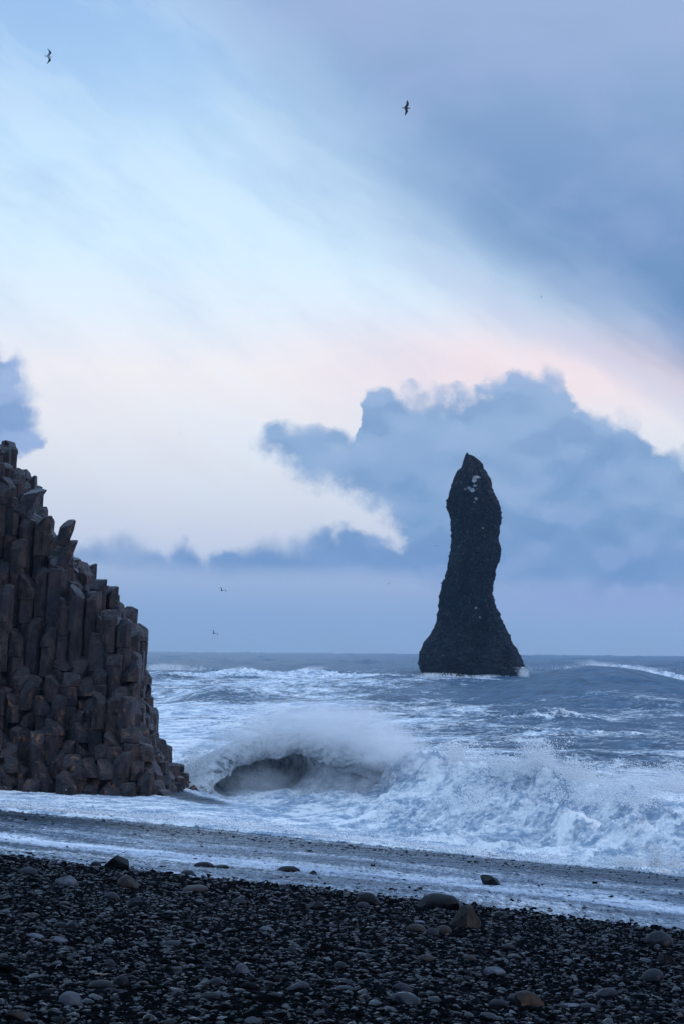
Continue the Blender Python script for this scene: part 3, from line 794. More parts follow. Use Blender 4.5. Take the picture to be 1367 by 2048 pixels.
# squarish section, ridged by noise that fades at the two outlines traced above
rr_ = 1 / (np.abs(ct) ** 2.6 + np.abs(s_t) ** 2.6) ** (1 / 2.6)
XXs = mid[:, None] + hw[:, None] * rr_ * ct
YYs = hwd[:, None] * rr_ * s_t
fade = np.abs(s_t) ** .7
rg = samp(T1, TH / 6.2832 * 1.0, ZZ / 90) * 2.6 + samp(T2, TH / 6.2832 * 2, ZZ / 45) * 1.0 + np.abs(samp(T3, TH / 6.2832 * 3, ZZ / 60)) * 2.0
sc_ = np.minimum(1, hw / 8)[:, None]
YYs += rg * s_t * fade * sc_
XXs += (samp(T2, TH / 6.2832 * 2 + .3, ZZ / 50) * .9 * sc_ * (0.35 + .65 * fade))
P3 = np.stack([XXs, YYs, ZZ + samp(T2, TH / 6.28 * 2, ZZ / 40) * .3 * sc_], -1)
me = grid_mesh('sea_stack', P3, m_st, close=True, smooth=False)
bm = bmesh.new(); bm.from_mesh(me); bm.verts.ensure_lookup_table()
bm.faces.new([bm.verts[(nr - 1) * ncs + i] for i in range(ncs)]); bm.to_mesh(me); bm.free()
stack = link('sea_stack', me, label='tall dark finger of rock standing alone in the sea near the horizon', category='sea stack')
stack.location = (X0, ST_D, 0)

# ------------------------------------------------------------------ gulls
m_gull, n, b, o_ = new_mat('gull_plumage')
att = n.node('ShaderNodeAttribute', attribute_name='dark')
n.put(b.inputs['Base Color'], n.mix(att.outputs['Fac'], lin(205, 208, 214), lin(42, 50, 66)))
b.inputs['Roughness'].default_value = .7
def gull_mesh(dihedral=.25, sweep=.35, droop=.5, dark_body=False):
    """one continuous bird: body tube along +X (head forward), a wing grown from each side"""
    V_, F_, D_ = [], [], []
    body = [(.30, .000, .006, 0), (.275, .002, .012, 0), (.25, .012, .028, 0), (.215, .014, .036, 0), (.17, .008, .036, 0), (.12, .0, .052, 0), (.05, -.006, .066, 0), (-.04, -.004, .058, 0), (-.12, .0, .036, 0), (-.17, .004, .026, 0), (-.27, .006, .014, 1)]
    n8 = 12
    for i, (x, z, r, d) in enumerate(body):
        wy = 1.0 if i < 10 else 4.0
        for k in range(n8):
            a = 2 * math.pi * k / n8
            V_.append((x, math.cos(a) * r * wy, z + math.sin(a) * r * (1 if i < 10 else .4))); D_.append(1.0 if (i < 2 or i >= 10 or dark_body) else .1)
    for i in range(len(body) - 1):
        for k in range(n8): F_.append((i * n8 + k, i * n8 + (k + 1) % n8, (i + 1) * n8 + (k + 1) % n8, (i + 1) * n8 + k))
    F_.append(tuple(range(n8))); F_.append(tuple(range(len(body) * n8 - 1, (len(body) - 1) * n8 - 1, -1)))
    # wings
    st = 9
    for s in (1, -1):
        base_i = len(V_)
        for j in range(st):
            t = j / (st - 1)
            yy = .04 + .62 * t * (1 - .12 * t)
            zz = .03 + dihedral * math.sin(min(t, .45) / .45 * math.pi / 2) * .45 - droop * max(0, t - .4) ** 1.4 * .5
            xx = .07 + .10 * math.sin(min(1, t / .42) * math.pi / 2) - sweep * max(0, t - .4) ** 1.25
            ch = (.21 - .06 * t) * (1 - max(0, t - .55) / .45 * .86)
            prof = [(.0, 0), (-.25, .09), (-.6, .07), (-1.0, 0), (-.6, -.02), (-.25, -.04)]
            for (a, bq) in prof:
                V_.append((xx + a * ch, s * yy, zz + bq * ch)); D_.append(1.0 if t > .3 or dark_body else .55)
        for j in range(st - 1):
            for k in range(6):
                q = (base_i + j * 6 + k, base_i + j * 6 + (k + 1) % 6, base_i + j * 6 + 6 + (k + 1) % 6, base_i + j * 6 + 6 + k)
                F_.append(q if s > 0 else q[::-1])
        F_.append(tuple(base_i + k for k in range(6))); F_.append(tuple(base_i + (st - 1) * 6 + k for k in range(5, -1, -1)))
    me = py_mesh('seagull', V_, F_, m_gull, True)
    a = me.attributes.new('dark', 'FLOAT', 'POINT'); a.data.foreach_set('value', np.array(D_, dtype=np.float32))
    bm = bmesh.new(); bm.from_mesh(me); bmesh.ops.recalc_face_normals(bm, faces=bm.faces); bm.to_mesh(me); bm.free()
    return me
# x, y, wingspan in photo pixels, heading / pitch / roll in degrees, shape, label
GULLS = [
 (97, 113, 31, -8, 12, -60, dict(dihedral=.35, droop=.7, sweep=.5), 'white bodied gull with dark bent wings, high at the upper left'),
 (811, 216, 33, -8, 6, 82, dict(dihedral=.1, droop=.15, sweep=.30, dark_body=True), 'dark gull banking steeply with wings stretched up and down, below the dark cloud'),
 (444, 1181, 21, -60, 4, -26, dict(dihedral=.45, droop=.8, sweep=.3, dark_body=True), 'upper of two gliding gulls left of the rock stack'),
 (428, 1267, 20, -60, 6, -30, dict(dihedral=.5, droop=1.0, sweep=.4, dark_body=True), 'lower of two gliding gulls, just above the sea horizon'),
 (871, 1092, 9, -75, 0, -15, dict(dihedral=.4, droop=1.2, dark_body=True), 'tiny gull close to the left side of the rock stack'),
 (777, 1168, 11, -100, 0, 22, dict(dihedral=.4, droop=.7, dark_body=True), 'small gull with tilted wings over the haze left of the stack'),
 (1081, 594, 6, -30, 0, 70, dict(dihedral=.2, droop=.4, dark_body=True), 'far speck of a gull under the dark cloud on the right'),
 (362, 867, 5, -140, 0, 50, dict(dihedral=.3, droop=.5, dark_body=True), 'far speck of a gull in the bright sky left of the cloud bank'),
 (509, 1270, 9, -60, 0, 12, dict(dihedral=.2, droop=.3), 'distant pale gull low over the horizon'),
 (762, 1240, 5, -80, 0, 10, dict(dihedral=.3, droop=.5, dark_body=True), 'faint distant gull low over the sea left of the stack foot'),
 (686, 961, 5, -80, 0, -10, dict(dihedral=.3, droop=.5, dark_body=True), 'faint distant gull in front of the gap under the cloud bank'),
]
for X, Y, span, hd, pi_, ro, kw, lab in GULLS:
    d = 1.30 * F / (span * 1.15)
    o = link('seagull', gull_mesh(**kw), label=lab, category='gull', group='gulls flying over the shore')
    o.location = at(X, Y, d); o.rotation_euler = (R(ro), R(pi_), R(hd))

# ------------------------------------------------------------------ wind sea from a wave spectrum
def ocean_tile(n, L, wind, wdir, amp, seed, cut=0.0):
    r = np.random.default_rng(seed)
    k1 = 2 * np.pi * np.fft.fftfreq(n, L / n)
    kx, ky = np.meshgrid(k1, k1); k = np.hypot(kx, ky); k[0, 0] = 1
    Lw = wind * wind / 9.81
    cosf = (kx * wdir[0] + ky * wdir[1]) / k
    ph = np.exp(-1 / (k * Lw) ** 2) / k ** 4 * (0.12 + 0.88 * cosf ** 2) * np.exp(-(k * 0.10) ** 2)
    ph[0, 0] = 0
    if cut: ph = np.where(k < 2 * np.pi / cut, 0, ph)
    hf = np.fft.fft2(r.standard_normal((n, n))) * np.sqrt(ph)
    h = np.fft.ifft2(hf).real
    s = amp / h.std(); hf = hf * s; h = h * s
    Dx = -np.fft.ifft2(1j * hf * kx / k * -1).real; Dy = -np.fft.ifft2(1j * hf * ky / k * -1).real
    gx = np.fft.ifft2(-hf * kx * kx / k).real; gy = np.fft.ifft2(-hf * ky * ky / k).real
    return h.astype(np.float32), Dx.astype(np.float32), Dy.astype(np.float32), (gx + gy).astype(np.float32)
WD = (-0.55, -0.83)
OA = ocean_tile(1024, 128.0, 7.5, WD, .155, 21)
OB = ocean_tile(1024, 611.0, 13, WD, .55, 22)
def ocean(x, y, ka, kb):
    ua, va = x / 128.0, y / 128.0; ub, vb_ = x / 611.0 + .37, y / 611.0 + .11
    a = [samp(t, ua, va) for t in OA]; b_ = [samp(t, ub, vb_) for t in OB]
    z = ka * a[0] + kb * b_[0]
    return z, ka * a[1] + kb * b_[1], ka * a[2] + kb * b_[2], ka * a[3] + kb * b_[3]

# swell crests: (photo x, photo y of the crest, distance) ; widths behind and in front ; foam on the crest
def crest(pts):
    q = [at(X, Y, d) for X, Y, d in pts]
    return np.array([(p.x, p.y, p.z) for p in q])
SWELL = [
 # the dark swell on the right with its breaking top
 (crest([(860, 1385, 292), (960, 1374, 296), (1040, 1360, 300), (1110, 1343, 303), (1180, 1332, 306), (1240, 1336, 308), (1300, 1345, 310), (1367, 1356, 310), (1480, 1362, 310)]), 16, 30, .0, 0),
 (crest([(1060, 1356, 350), (1130, 1337, 352), (1185, 1321, 352), (1235, 1325, 354), (1290, 1336, 356), (1367, 1339, 356), (1480, 1344, 356)]), 14, 8, 1.0, .5),
 (crest([(285, 1392, 255), (330, 1381, 257), (400, 1366, 260), (480, 1366, 260), (560, 1376, 258), (640, 1394, 254)]), 11, 9, .15, 0),
 (crest([(285, 1420, 200), (350, 1412, 205), (420, 1416, 205), (500, 1428, 200)]), 10, 8, .4, 0),
 (crest([(620, 1394, 235), (700, 1382, 240), (790, 1380, 240), (880, 1392, 236), (950, 1402, 232)]), 10, 8, .25, 0),
 (crest([(260, 1338, 430), (330, 1334, 432), (400, 1346, 434), (480, 1339, 436), (560, 1345, 438), (620, 1339, 440), (700, 1348, 442), (780, 1343, 445), (860, 1354, 448)]), 12, 6, .9, .4),
 (crest([(700, 1360, 430), (790, 1353, 436), (850, 1357, 440), (900, 1361, 444), (960, 1357, 446), (1020, 1362, 446), (1080, 1364, 440)]), 12, 8, 1.0, .6),
 (crest([(900, 1447, 180), (950, 1432, 184), (1010, 1419, 188), (1070, 1412, 190), (1110, 1408, 190), (1180, 1422, 188), (1260, 1440, 184)]), 9, 6, .2, .3),
 (crest([(880, 1478, 152), (960, 1462, 156), (1040, 1452, 158), (1110, 1456, 158), (1220, 1462, 156), (1367, 1462, 156), (1480, 1470, 150)]), 8, 6, .15, .3),
 (crest([(1100, 1500, 128), (1200, 1495, 130), (1300, 1500, 130), (1400, 1500, 128)]), 7, 5, .25, .3),
 (crest([(285, 1452, 165), (380, 1448, 168), (500, 1440, 170), (600, 1450, 168), (700, 1462, 160)]), 9, 6, .5, .3),
 # the breaker near the beach
 (crest([(200, 1600, 106), (300, 1585, 103), (360, 1572, 101), (380, 1568, 100.5), (410, 1561, 99.5), (520, 1562, 98), (620, 1562, 97), (690, 1560, 94), (745, 1520, 91), (780, 1512, 88.5), (860, 1522, 86), (950, 1545, 83.5), (1030, 1548, 81), (1090, 1535, 79), (1180, 1570, 76), (1270, 1574, 73), (1367, 1572, 70.5), (1500, 1578, 67)]), 5.5, 2.2, 1.0, .35),
 (crest([(720, 1612, 81), (780, 1594, 79.5), (860, 1590, 77), (940, 1605, 74), (1020, 1600, 72), (1120, 1612, 69), (1240, 1626, 65), (1367, 1640, 61), (1500, 1650, 58)]), 4, 2.0, 1.0, .25),
]
bare_face = face = None
def surf(x, y):
    """height, foam and sideways shift of the water at x, y"""
    d = y
    calm = sstep(d, 55, 130)
    z, sx_, sy_, jac = ocean(x, y, .45 + .55 * calm + .3 * sstep(d, 300, 700), .12 + .88 * sstep(d, 90, 300))
    foam = np.zeros_like(x)
    for c, wb, wf, fm, rough in SWELL:
        cyv = np.interp(x, c[:, 0], c[:, 1]) ; cz_ = np.interp(x, c[:, 0], c[:, 2])
        edge = sstep(x, c[0, 0] - .02 * c[0, 1], c[0, 0] + .06 * c[0, 1]) * (1 - sstep(x, c[-1, 0] - .06 * c[0, 1], c[-1, 0] + .02 * c[0, 1]))
        cyv = cyv + samp(T3, x / 160 + .2, np.zeros_like(x) + wb * .013) * wb * .55
        t = (y - cyv)
        s = np.where(t > 0, np.exp(-(t / wb) ** 2), 1 / (1 + (t / wf) ** 2) ** 1.6)
        A = cz_ * edge
        if c[0, 1] > 120 and wf < 20: face[:] = np.maximum(face, np.exp(-((t + wf * .9) / (wf * .9)) ** 2) * edge * np.clip(cz_ / 2, 0, 1))
        rr = samp(T2, x / 40, y / 40) * rough
        z = z * (1 - .65 * s * edge) + A * s + rr * s * edge * np.minimum(1, np.abs(cz_))
        if wf == 30: bare_face[:] = np.maximum(bare_face, np.where(t > 0, np.exp(-(t / 12) ** 2), 1 / (1 + (t / 40) ** 4)) * edge)
        if fm > 0:
            m = np.where(t > 0, np.exp(-(t / (wb * .9)) ** 2), np.exp(-(t / (wf * 1.6)) ** 2)) * edge
            foam = np.maximum(foam, fm * m)
    return z, foam, sx_, sy_, jac

# far foam fields painted by place on the water, as the surf spreads them
def foam_field(x, y):
    X = x / y
    left = 1 - sstep(X, -.02, .09)
    f = np.interp(y, [40, 100, 130, 180, 250, 330, 420, 470, 600, 900, 6000], [.96, .92, .70, .60, .54, .42, .50, .40, .17, .12, .08])
    fr = np.interp(y, [40, 78, 95, 130, 180, 250, 330, 420, 470, 600, 900, 6000], [.96, .90, .55, .40, .36, .34, .20, .22, .25, .14, .10, .08])
    return fr + (f - fr) * left

ca = np.tan(np.concatenate([np.linspace(-.62, -.2, 130)[:-1], np.linspace(-.2, .2, 920), np.linspace(.2, .62, 130)[1:]]))
dl = [25.0]
while dl[-1] < 4500: dl.append(dl[-1] * (1 + (.0017 if dl[-1] < 480 else .0042 if dl[-1] < 3000 else .012)))
dl = np.array(dl)
CA, DD = np.meshgrid(ca, dl)
GX = (CA * DD).astype(np.float64); GY = DD.astype(np.float64)
pp = NX * GX + NY * GY
pp = warp_p(pp, GX, GY)
bare_face = np.zeros_like(GX); face = np.zeros_like(GX)
z, foam, sx_, sy_, jac = surf(GX, GY)
bzv = beach_z(GX, GY)
ff = foam_field(GX, GY)
# whitecaps where the choppy surface folds
wc = sstep(jac, np.quantile(jac, .88), np.quantile(jac, .995)) if jac.mean() < 10 else 0
dens = np.clip(np.maximum(ff * (1 - .95 * bare_face) * (1 - .55 * face), foam * .97) + .25 * wc * (1 - bare_face), 0, 1)
# churned whitewater near the shore
churn = (1 - sstep(GY, 76, 100))
ch = samp(T1, GX / 26, GY / 26) * .26 + samp(T2, GX / 16 + .3, GY / 16) * .10 + np.abs(samp(T3, GX / 14, GY / 14 + .2)) * .22 + samp(T1, GX / 7, GY / 7) * .05
z = z + ch * churn * sstep(pp, 43.5, 50)
far = 1.0 + .5 * sstep(GY, 1500, 3500)
z *= far
# run-up: water sheet lying on the beach, foam edge thicker
e2 = 41.9 + .45 * samp(T1, GX / 18, GY / 18) + .25 * samp(T2, GX / 5, GY / 5)
thick = .07 * sstep(pp, e2, e2 + .5) + .03 * sstep(pp, e2 + .3, e2 + 4) + .05 * samp(T2, GX / 3.5, GY / 3.5) * sstep(pp, e2, e2 + .8) * (1 - .5 * sstep(pp, e2 + 3, e2 + 8))
splash = np.exp(-((GX - 8.6) / 1.7) ** 2) * np.exp(-((pp - e2 - 1.3) / .7) ** 2) * (.22 + .2 * np.abs(samp(T3, GX / 8, GY / 8)))
lee = (1 - sstep(GX, -2.5, 2.5)) * (1 - sstep(pp, 60, 67))
z = z * (1 - .9 * lee) - .32 * lee
film = bzv + .012 + .020 * samp(T2, GX / 4.3, GY / 7.0) * (1 - sstep(pp, e2, e2 + .5)) + thick + splash
zz_ = np.maximum(film, np.where(pp > e2 + 1.5, z - .02, -9))
k = sstep(pp, 49, 56)
z_fin = np.where(pp < 62, zz_, z)
shift = sstep(pp, 50, 62)
GXs = GX + shift * sx_ * 1.05 * far; GYs = GY + shift * sy_ * 1.05 * far
# bare black sand on the crest of the bar beside the cliff
rp = ridge_p(GX)
bare = sstep(GX, X_END + 2.4, X_END + .5) * np.exp(-((pp - rp - 1.0) / 1.6) ** 2) * (GY < 98)
inside = pp > e2
film_dens = np.interp(pp, [23.0, 23.8, 24.6, 27.5, 28.0, 29.6, 30.4, 33.0, 36.0, 38.5, 40.6, 41.0, 41.5, 41.9], [.56, .62, .60, .58, .80, .84, .66, .62, .54, .34, .30, .78, .30, .28])
film_dens = film_dens + .10 * samp(T3, GX / 30 - GY / 30, pp / 9)
dens = np.where(inside, np.where(pp < 56, np.maximum(.93, dens), dens), film_dens)
dens = dens * (1 - bare)
filmv = np.where(inside, 0, 1.0); filmv = np.maximum(filmv, bare)
keep = pp > 22.6
edge1 = 23.8 + .5 * samp(T1, GX / 14, GY / 14) + .2 * samp(T2, GX / 4, GY / 4)
cover = sstep(pp, edge1 - .25, edge1 + .35)
z_fin = np.where(pp < edge1 - .6, bzv - .35, z_fin)
Pm = np.stack([GXs, GYs, z_fin], -1)

m_sea, n, b, o_ = new_mat('sea_water')
tc = n.node('ShaderNodeTexCoord'); P = tc.outputs['Object']
A = lambda nm: n.node('ShaderNodeAttribute', attribute_name=nm).outputs['Fac']
dn, fl_, cv = A('foam'), A('film'), A('cover')
geo_ = n.node('ShaderNodeNewGeometry')
s = n.sep(P)
# along-crest coordinates, stretched
Pw = n.xyz(n.math('ADD', n.math('MULTIPLY', s[0], .80), n.math('MULTIPLY', s[1], -.42)), n.math('ADD', n.math('MULTIPLY', s[0], .30), n.math('MULTIPLY', s[1], .60)), n.math('MULTIPLY', s[2], 1.0))
wob = n.vmath('SCALE', n.vmath('SUBTRACT', n.noise(Pw, .35, 4, .6, color=True), (.5, .5, .5)), 3.0)
Pq = n.vmath('ADD', Pw, wob)
n1 = n.noise(Pq, .085, 6, .60)
n2 = n.noise(Pq, .55, 8, .68)
n3 = n.noise(n.vmath('MULTIPLY', P, (1, 1, 2)), 3.2, 7, .65)
lace = n.voro(n.vmath('ADD', Pq, n.vmath('SCALE', n.noise(Pw, 2.2, 4, .6, color=True), .8)), .9, 'DISTANCE_TO_EDGE')
lace = n.step(lace, .16, .0)
pat = n.math('ADD', n.math('ADD', n.math('MULTIPLY', n1, .46), n.math('MULTIPLY', n2, .40)), n.math('ADD', n.math('MULTIPLY', n3, .20), n.math('MULTIPLY', lace, .05)))
thr = n.math('SUBTRACT', .755, n.math('MULTIPLY', dn, .50))
foam_m = n.step(n.math('SUBTRACT', pat, thr), -.06, .08)
# film on the beach: finer, streaked along the shore
Ps = n.xyz(n.math('ADD', n.math('MULTIPLY', s[0], .724 * .35), n.math('MULTIPLY', s[1], -.69 * .35)), n.math('ADD', n.math('MULTIPLY', s[0], .69), n.math('MULTIPLY', s[1], .724)), 0)
f1 = n.noise(Ps, 2.4, 8, .72); f2 = n.noise(Ps, .5, 5, .6); f3 = n.noise(n.vmath('MULTIPLY', P, (1, .13, 1)), 12, 4, .65)
fp = n.math('ADD', n.math('ADD', n.math('MULTIPLY', f1, .44), n.math('MULTIPLY', f2, .20)), n.math('MULTIPLY', f3, .38))
film_m = n.step(n.math('SUBTRACT', fp, n.math('SUBTRACT', .80, n.math('MULTIPLY', dn, .50))), -.15, .19)
fm = n.math('ADD', n.math('MULTIPLY', foam_m, n.math('SUBTRACT', 1, fl_)), n.math('MULTIPLY', film_m, fl_))
big = n.noise(n.vmath('ADD', P, n.vmath('SCALE', wob, .5)), .42, 7, .62, 1.2)
fcol = n.mix(n.step(n.math('ADD', n.math('MULTIPLY', big, .62), n.math('MULTIPLY', n3, .38)), .41, .58), lin(146, 168, 190), lin(250, 251, 252))
fcol = n.mix(fl_, fcol, n.mix(n.step(f2, .4, .7), lin(172, 184, 202), lin(222, 229, 236)))
wcol = n.mix(n.step(n2, .3, .7), lin(38, 62, 84), lin(74, 106, 132))
n.put(b.inputs['Base Color'], n.mix(fm, wcol, fcol))
n.put(b.inputs['Roughness'], n.step(fm, 0, 1, .18, .9))
b.inputs['IOR'].default_value = 1.33

hb = n.math('ADD', n.math('MULTIPLY', n2, .40), n.math('MULTIPLY', n3, .09))
hb = n.math('ADD', hb, n.math('ADD', n.math('MULTIPLY', foam_m, .05), n.math('MULTIPLY', n.noise(P, 9, 5, .65), .018)))
hb = n.math('ADD', n.math('MULTIPLY', hb, n.step(fl_, 0, 1, 1, .06)), n.math('MULTIPLY', n.math('MULTIPLY', f3, fl_), .03))
n.put(b.inputs['Normal'], bump(n, hb, .9, 1.0))
water = wet_over(n, b, o_, n.step(fm, 0, 1, .50, .03), .20, 1.33, (.82, .93, 1, 1))
tr = n.node('ShaderNodeBsdfTransparent'); gl_ = n.node('ShaderNodeBsdfGlossy'); gl_.inputs['Roughness'].default_value = .22
gl_.inputs['Color'].default_value = (.72, .86, 1, 1)
n.put(gl_.inputs['Normal'], bump(n, n.math('ADD', n.math('MULTIPLY', f1, .05), n.math('MULTIPLY', f3, .03)), .8, 1.0))
fres = n.node('ShaderNodeFresnel'); fres.inputs['IOR'].default_value = 1.30
thin = n.node('ShaderNodeMixShader'); n.put(thin.inputs[0], n.math('MULTIPLY', fres.outputs[0], .32)); n.l.new(tr.outputs[0], thin.inputs[1]); n.l.new(gl_.outputs[0], thin.inputs[2])
# where it is film and not foam, the wet gravel shows through
see = n.math('MULTIPLY', fl_, n.math('SUBTRACT', 1, film_m))
m1 = n.node('ShaderNodeMixShader'); n.put(m1.inputs[0], see); n.l.new(water, m1.inputs[1]); n.l.new(thin.outputs[0], m1.inputs[2])
m2 = n.node('ShaderNodeMixShader'); n.put(m2.inputs[0], n.math('MULTIPLY', cv, 1.0)); n.l.new(tr.outputs[0], m2.inputs[1]); n.l.new(m1.outputs[0], m2.inputs[2])
n.l.new(m2.outputs[0], o_.inputs['Surface'])
me = grid_mesh('sea', Pm, m_sea, {'foam': dens, 'film': filmv, 'cover': cover})
# drop the part that lies far up the dry beach
bm = None
sea = link('sea', me, kind='structure')

# ------------------------------------------------------------------ the plunging breaker: a sheet of water with a thrown lip
m_wave, n, b, o_ = new_mat('breaker_water')
tc = n.node('ShaderNodeTexCoord'); P = tc.outputs['Object']
A = lambda nm: n.node('ShaderNodeAttribute', attribute_name=nm).outputs['Fac']
dn, ss_, tt_ = A('foam'), A('across'), A('along')
# streaks drawn up the face by the rising water
Pst = n.xyz(n.math('MULTIPLY', tt_, 1.0), n.math('MULTIPLY', ss_, .28), 0)
wob = n.vmath('SCALE', n.vmath('SUBTRACT', n.noise(P, .9, 4, .6, color=True), (.5, .5, .5)), .9)
st1 = n.noise(n.vmath('ADD', Pst, wob), 2.6, 8, .7)
st2 = n.noise(n.vmath('MULTIPLY', P, (1, 1, 1)), 2.0, 8, .7)
pat = n.math('ADD', n.math('MULTIPLY', st1, .62), n.math('MULTIPLY', st2, .45))
fm = n.step(n.math('SUBTRACT', pat, n.math('SUBTRACT', .80, n.math('MULTIPLY', dn, .52))), -.07, .10)
n.put(b.inputs['Base Color'], n.mix(fm, n.mix(n.step(st2, .3, .7), lin(84, 98, 108), lin(132, 144, 152)), n.mix(n.step(st2, .3, .7), lin(190, 198, 206), lin(238, 241, 245))))
n.put(b.inputs['Roughness'], n.step(fm, 0, 1, .22, .85)); b.inputs['IOR'].default_value = 1.33
n.put(b.inputs['Normal'], bump(n, n.math('ADD', n.math('MULTIPLY', st1, .22), n.math('MULTIPLY', st2, .30)), 1.0, 1.0))
# crest line in plan, left to right, with height and how far the lip is thrown
BR = [(392, 1592, 90.5, .0, 0), (398, 1570, 92.0, .15, 0), (412, 1536, 93.8, .6, 0), (436, 1502, 95.6, 1.0, .05), (480, 1478, 97.0, 1.0, .1), (535, 1468, 97.4, 1.0, .15), (590, 1466, 96.8, .95, .3), (645, 1470, 95.2, .45, .5), (700, 1478, 93.2, .3, .6), (765, 1492, 90.6, .35, 1), (830, 1526, 88.2, .1, 1), (900, 1562, 85.6, .0, 1)]
BR = [(X, Y, d * float(np.interp(X, [690, 765, 830, 900], [.947, .965, .995, 1.02])), c_, w_) for X, Y, d, c_, w_ in BR]
bp = [at(X, Y, d) for X, Y, d, c_, w_ in BR]
ns_, nt = 260, 460
tpar = np.linspace(0, len(BR) - 1, nt)
bx_ = np.interp(tpar, range(len(BR)), [p.x for p in bp]); by_ = np.interp(tpar, range(len(BR)), [p.y for p in bp]); bh_ = np.interp(tpar, range(len(BR)), [p.z for p in bp])
def smooth1(a, k=31): return np.convolve(np.pad(a, k // 2, 'edge'), np.ones(k) / k, 'valid')
bx_, by_, bh_ = smooth1(bx_), smooth1(by_), smooth1(bh_)
curl = smooth1(np.interp(tpar, range(len(BR)), [c[3] for c in BR])); wht = smooth1(np.interp(tpar, range(len(BR)), [c[4] for c in BR]))
# section of a plunging wave (q towards shore, z as a share of the height)
prof_c = np.array([(-6, -.05), (-4, .22), (-2.4, .58), (-1.0, .88), (-.2, .985), (.4, 1.0), (.9, .94), (1.25, .83), (1.42, .68), (1.36, .62), (1.15, .72), (.8, .82), (.35, .86), (-.05, .76), (-.38, .58), (-.42, .38), (-.15, .18), (.5, .04), (1.4, -.05), (2.6, -.12), (4.0, -.25)])
prof_s = np.array([(-6, -.05), (-4, .22), (-2.4, .56), (-1.2, .84), (-.5, .96), (0, 1.0), (.35, .96), (.6, .88), (.85, .78), (1.0, .72), (1.1, .66), (1.25, .60), (1.4, .54), (1.55, .47), (1.7, .39), (1.9, .30), (2.1, .22), (2.5, .12), (3.0, .03), (3.6, -.1), (4.4, -.25)])
def resample(pr):
    from_ = np.arange(len(pr)); to = np.linspace(0, len(pr) - 1, ns_)
    out = []
    for k in range(2):
        a = pr[:, k]; i = np.clip(to.astype(int), 0, len(pr) - 2); t = to - i
        p0 = a[np.clip(i - 1, 0, None)]; p1 = a[i]; p2 = a[i + 1]; p3 = a[np.clip(i + 2, None, len(pr) - 1)]
        out.append(.5 * (2 * p1 + (p2 - p0) * t + (2 * p0 - 5 * p1 + 4 * p2 - p3) * t ** 2 + (3 * p1 - p0 - 3 * p2 + p3) * t ** 3))
    return np.stack(out, -1)
tgx, tgy = smooth1(np.gradient(bx_), 61), smooth1(np.gradient(by_), 61)
tl = np.hypot(tgx, tgy); shx, shy = tgy / tl, -tgx / tl          # towards the shore, square to the crest
shx = np.minimum(shx, .80); 
pc, ps = resample(prof_c), resample(prof_s)
sc1 = (bh_ / 3.2)[:, None]
q = pc[None, :, 0] * curl[:, None] + ps[None, :, 0] * (1 - curl[:, None]); zq = pc[None, :, 1] * curl[:, None] + ps[None, :, 1] * (1 - curl[:, None])
q = q * (.55 + .45 * sc1)
WX = bx_[:, None] + shx[:, None] * q; WY = by_[:, None] + shy[:, None] * q; WZ = bh_[:, None] * zq
sI = np.linspace(0, 1, ns_)[None, :] + 0 * q; tI = np.cumsum(np.hypot(np.gradient(bx_), np.gradient(by_)))[:, None] + 0 * q
rough = (.03 + .15 * wht[:, None] * sstep(sI, .2, .45)) + .05 * np.exp(-((sI - .40) / .07) ** 2)
dz1 = samp(T1, tI / 22, sI * .45) ; dz2 = samp(T1, tI / 20 + .4, sI * .5 + .2); dz3 = samp(T1, tI / 16 + .7, sI * .6 + .5)
lipn = np.exp(-((sI - .40) / .05) ** 2) * curl[:, None]
WZ += rough * dz1 * 1.6 + lipn * samp(T1, tI / 24, tI * 0 + .1) * .35; WX += rough * dz2 * 1.5; WY += rough * dz3 * 1.5
wfo = .64 + .0 * sI
wfo = np.where(sI < .25, .95, wfo)
wfo = np.maximum(wfo, .96 * np.exp(-((sI - .42) / .035) ** 2))            # the lip
wfo = np.maximum(wfo, .90 * sstep(sI, .80, .90))
wfo = np.where((sI > .25) & (sI < .40), np.maximum(wfo, .55), wfo)
inner = np.exp(-((sI - .62) / .12) ** 2) * curl[:, None]
wfo = wfo * (1 - .12 * inner)
wfo = wfo + (wht[:, None] * .16) * sstep(sI, .3, .5) * (.65 + .5 * samp(T3, tI / 20, sI)) + .5 * sstep(tI / tI.max(), .68, .9) + .12 * wht[:, None]
me = grid_mesh('breaking_wave', np.stack([WX, WY, WZ], -1), m_wave, {'foam': np.clip(wfo, 0, 1), 'across': (sI * 9), 'along': tI})
link('breaking_wave', me, kind='structure')

# ------------------------------------------------------------------ flying spray: drops and mist
m_drop, n, b, o_ = new_mat('spray_drop')
b.inputs['Base Color'].default_value = (.86, .89, .92, 1); b.inputs['Roughness'].default_value = .6
oc = np.array([(1, 0, 0), (-1, 0, 0), (0, 1, 0), (0, -1, 0), (0, 0, 1), (0, 0, -1)], dtype=np.float32)
of = np.array([(0, 2, 4), (2, 1, 4), (1, 3, 4), (3, 0, 4), (2, 0, 5), (1, 2, 5), (3, 1, 5), (0, 3, 5)])
def drops(cent, rad, name, label=None):
    m = len(cent)
    st_ = rng.uniform(.7, 1.5, (m, 3)).astype(np.float32)
    v = (cent[:, None, :] + oc[None] * (rad[:, None, None] * st_[:, None, :])).reshape(-1, 3)
    f = (of[None] + 6 * np.arange(m)[:, None, None]).reshape(-1, 3)
    me = bpy.data.meshes.new(name); me.vertices.add(len(v)); me.vertices.foreach_set('co', v.astype(np.float32).ravel())
    me.loops.add(f.size); me.polygons.add(len(f)); me.loops.foreach_set('vertex_index', f.ravel().astype(np.int32))
    me.polygons.foreach_set('loop_start', np.arange(0, f.size, 3, dtype=np.int32)); me.update(calc_edges=True); me.materials.append(m_drop)
    return link(name, me, kind='stuff')
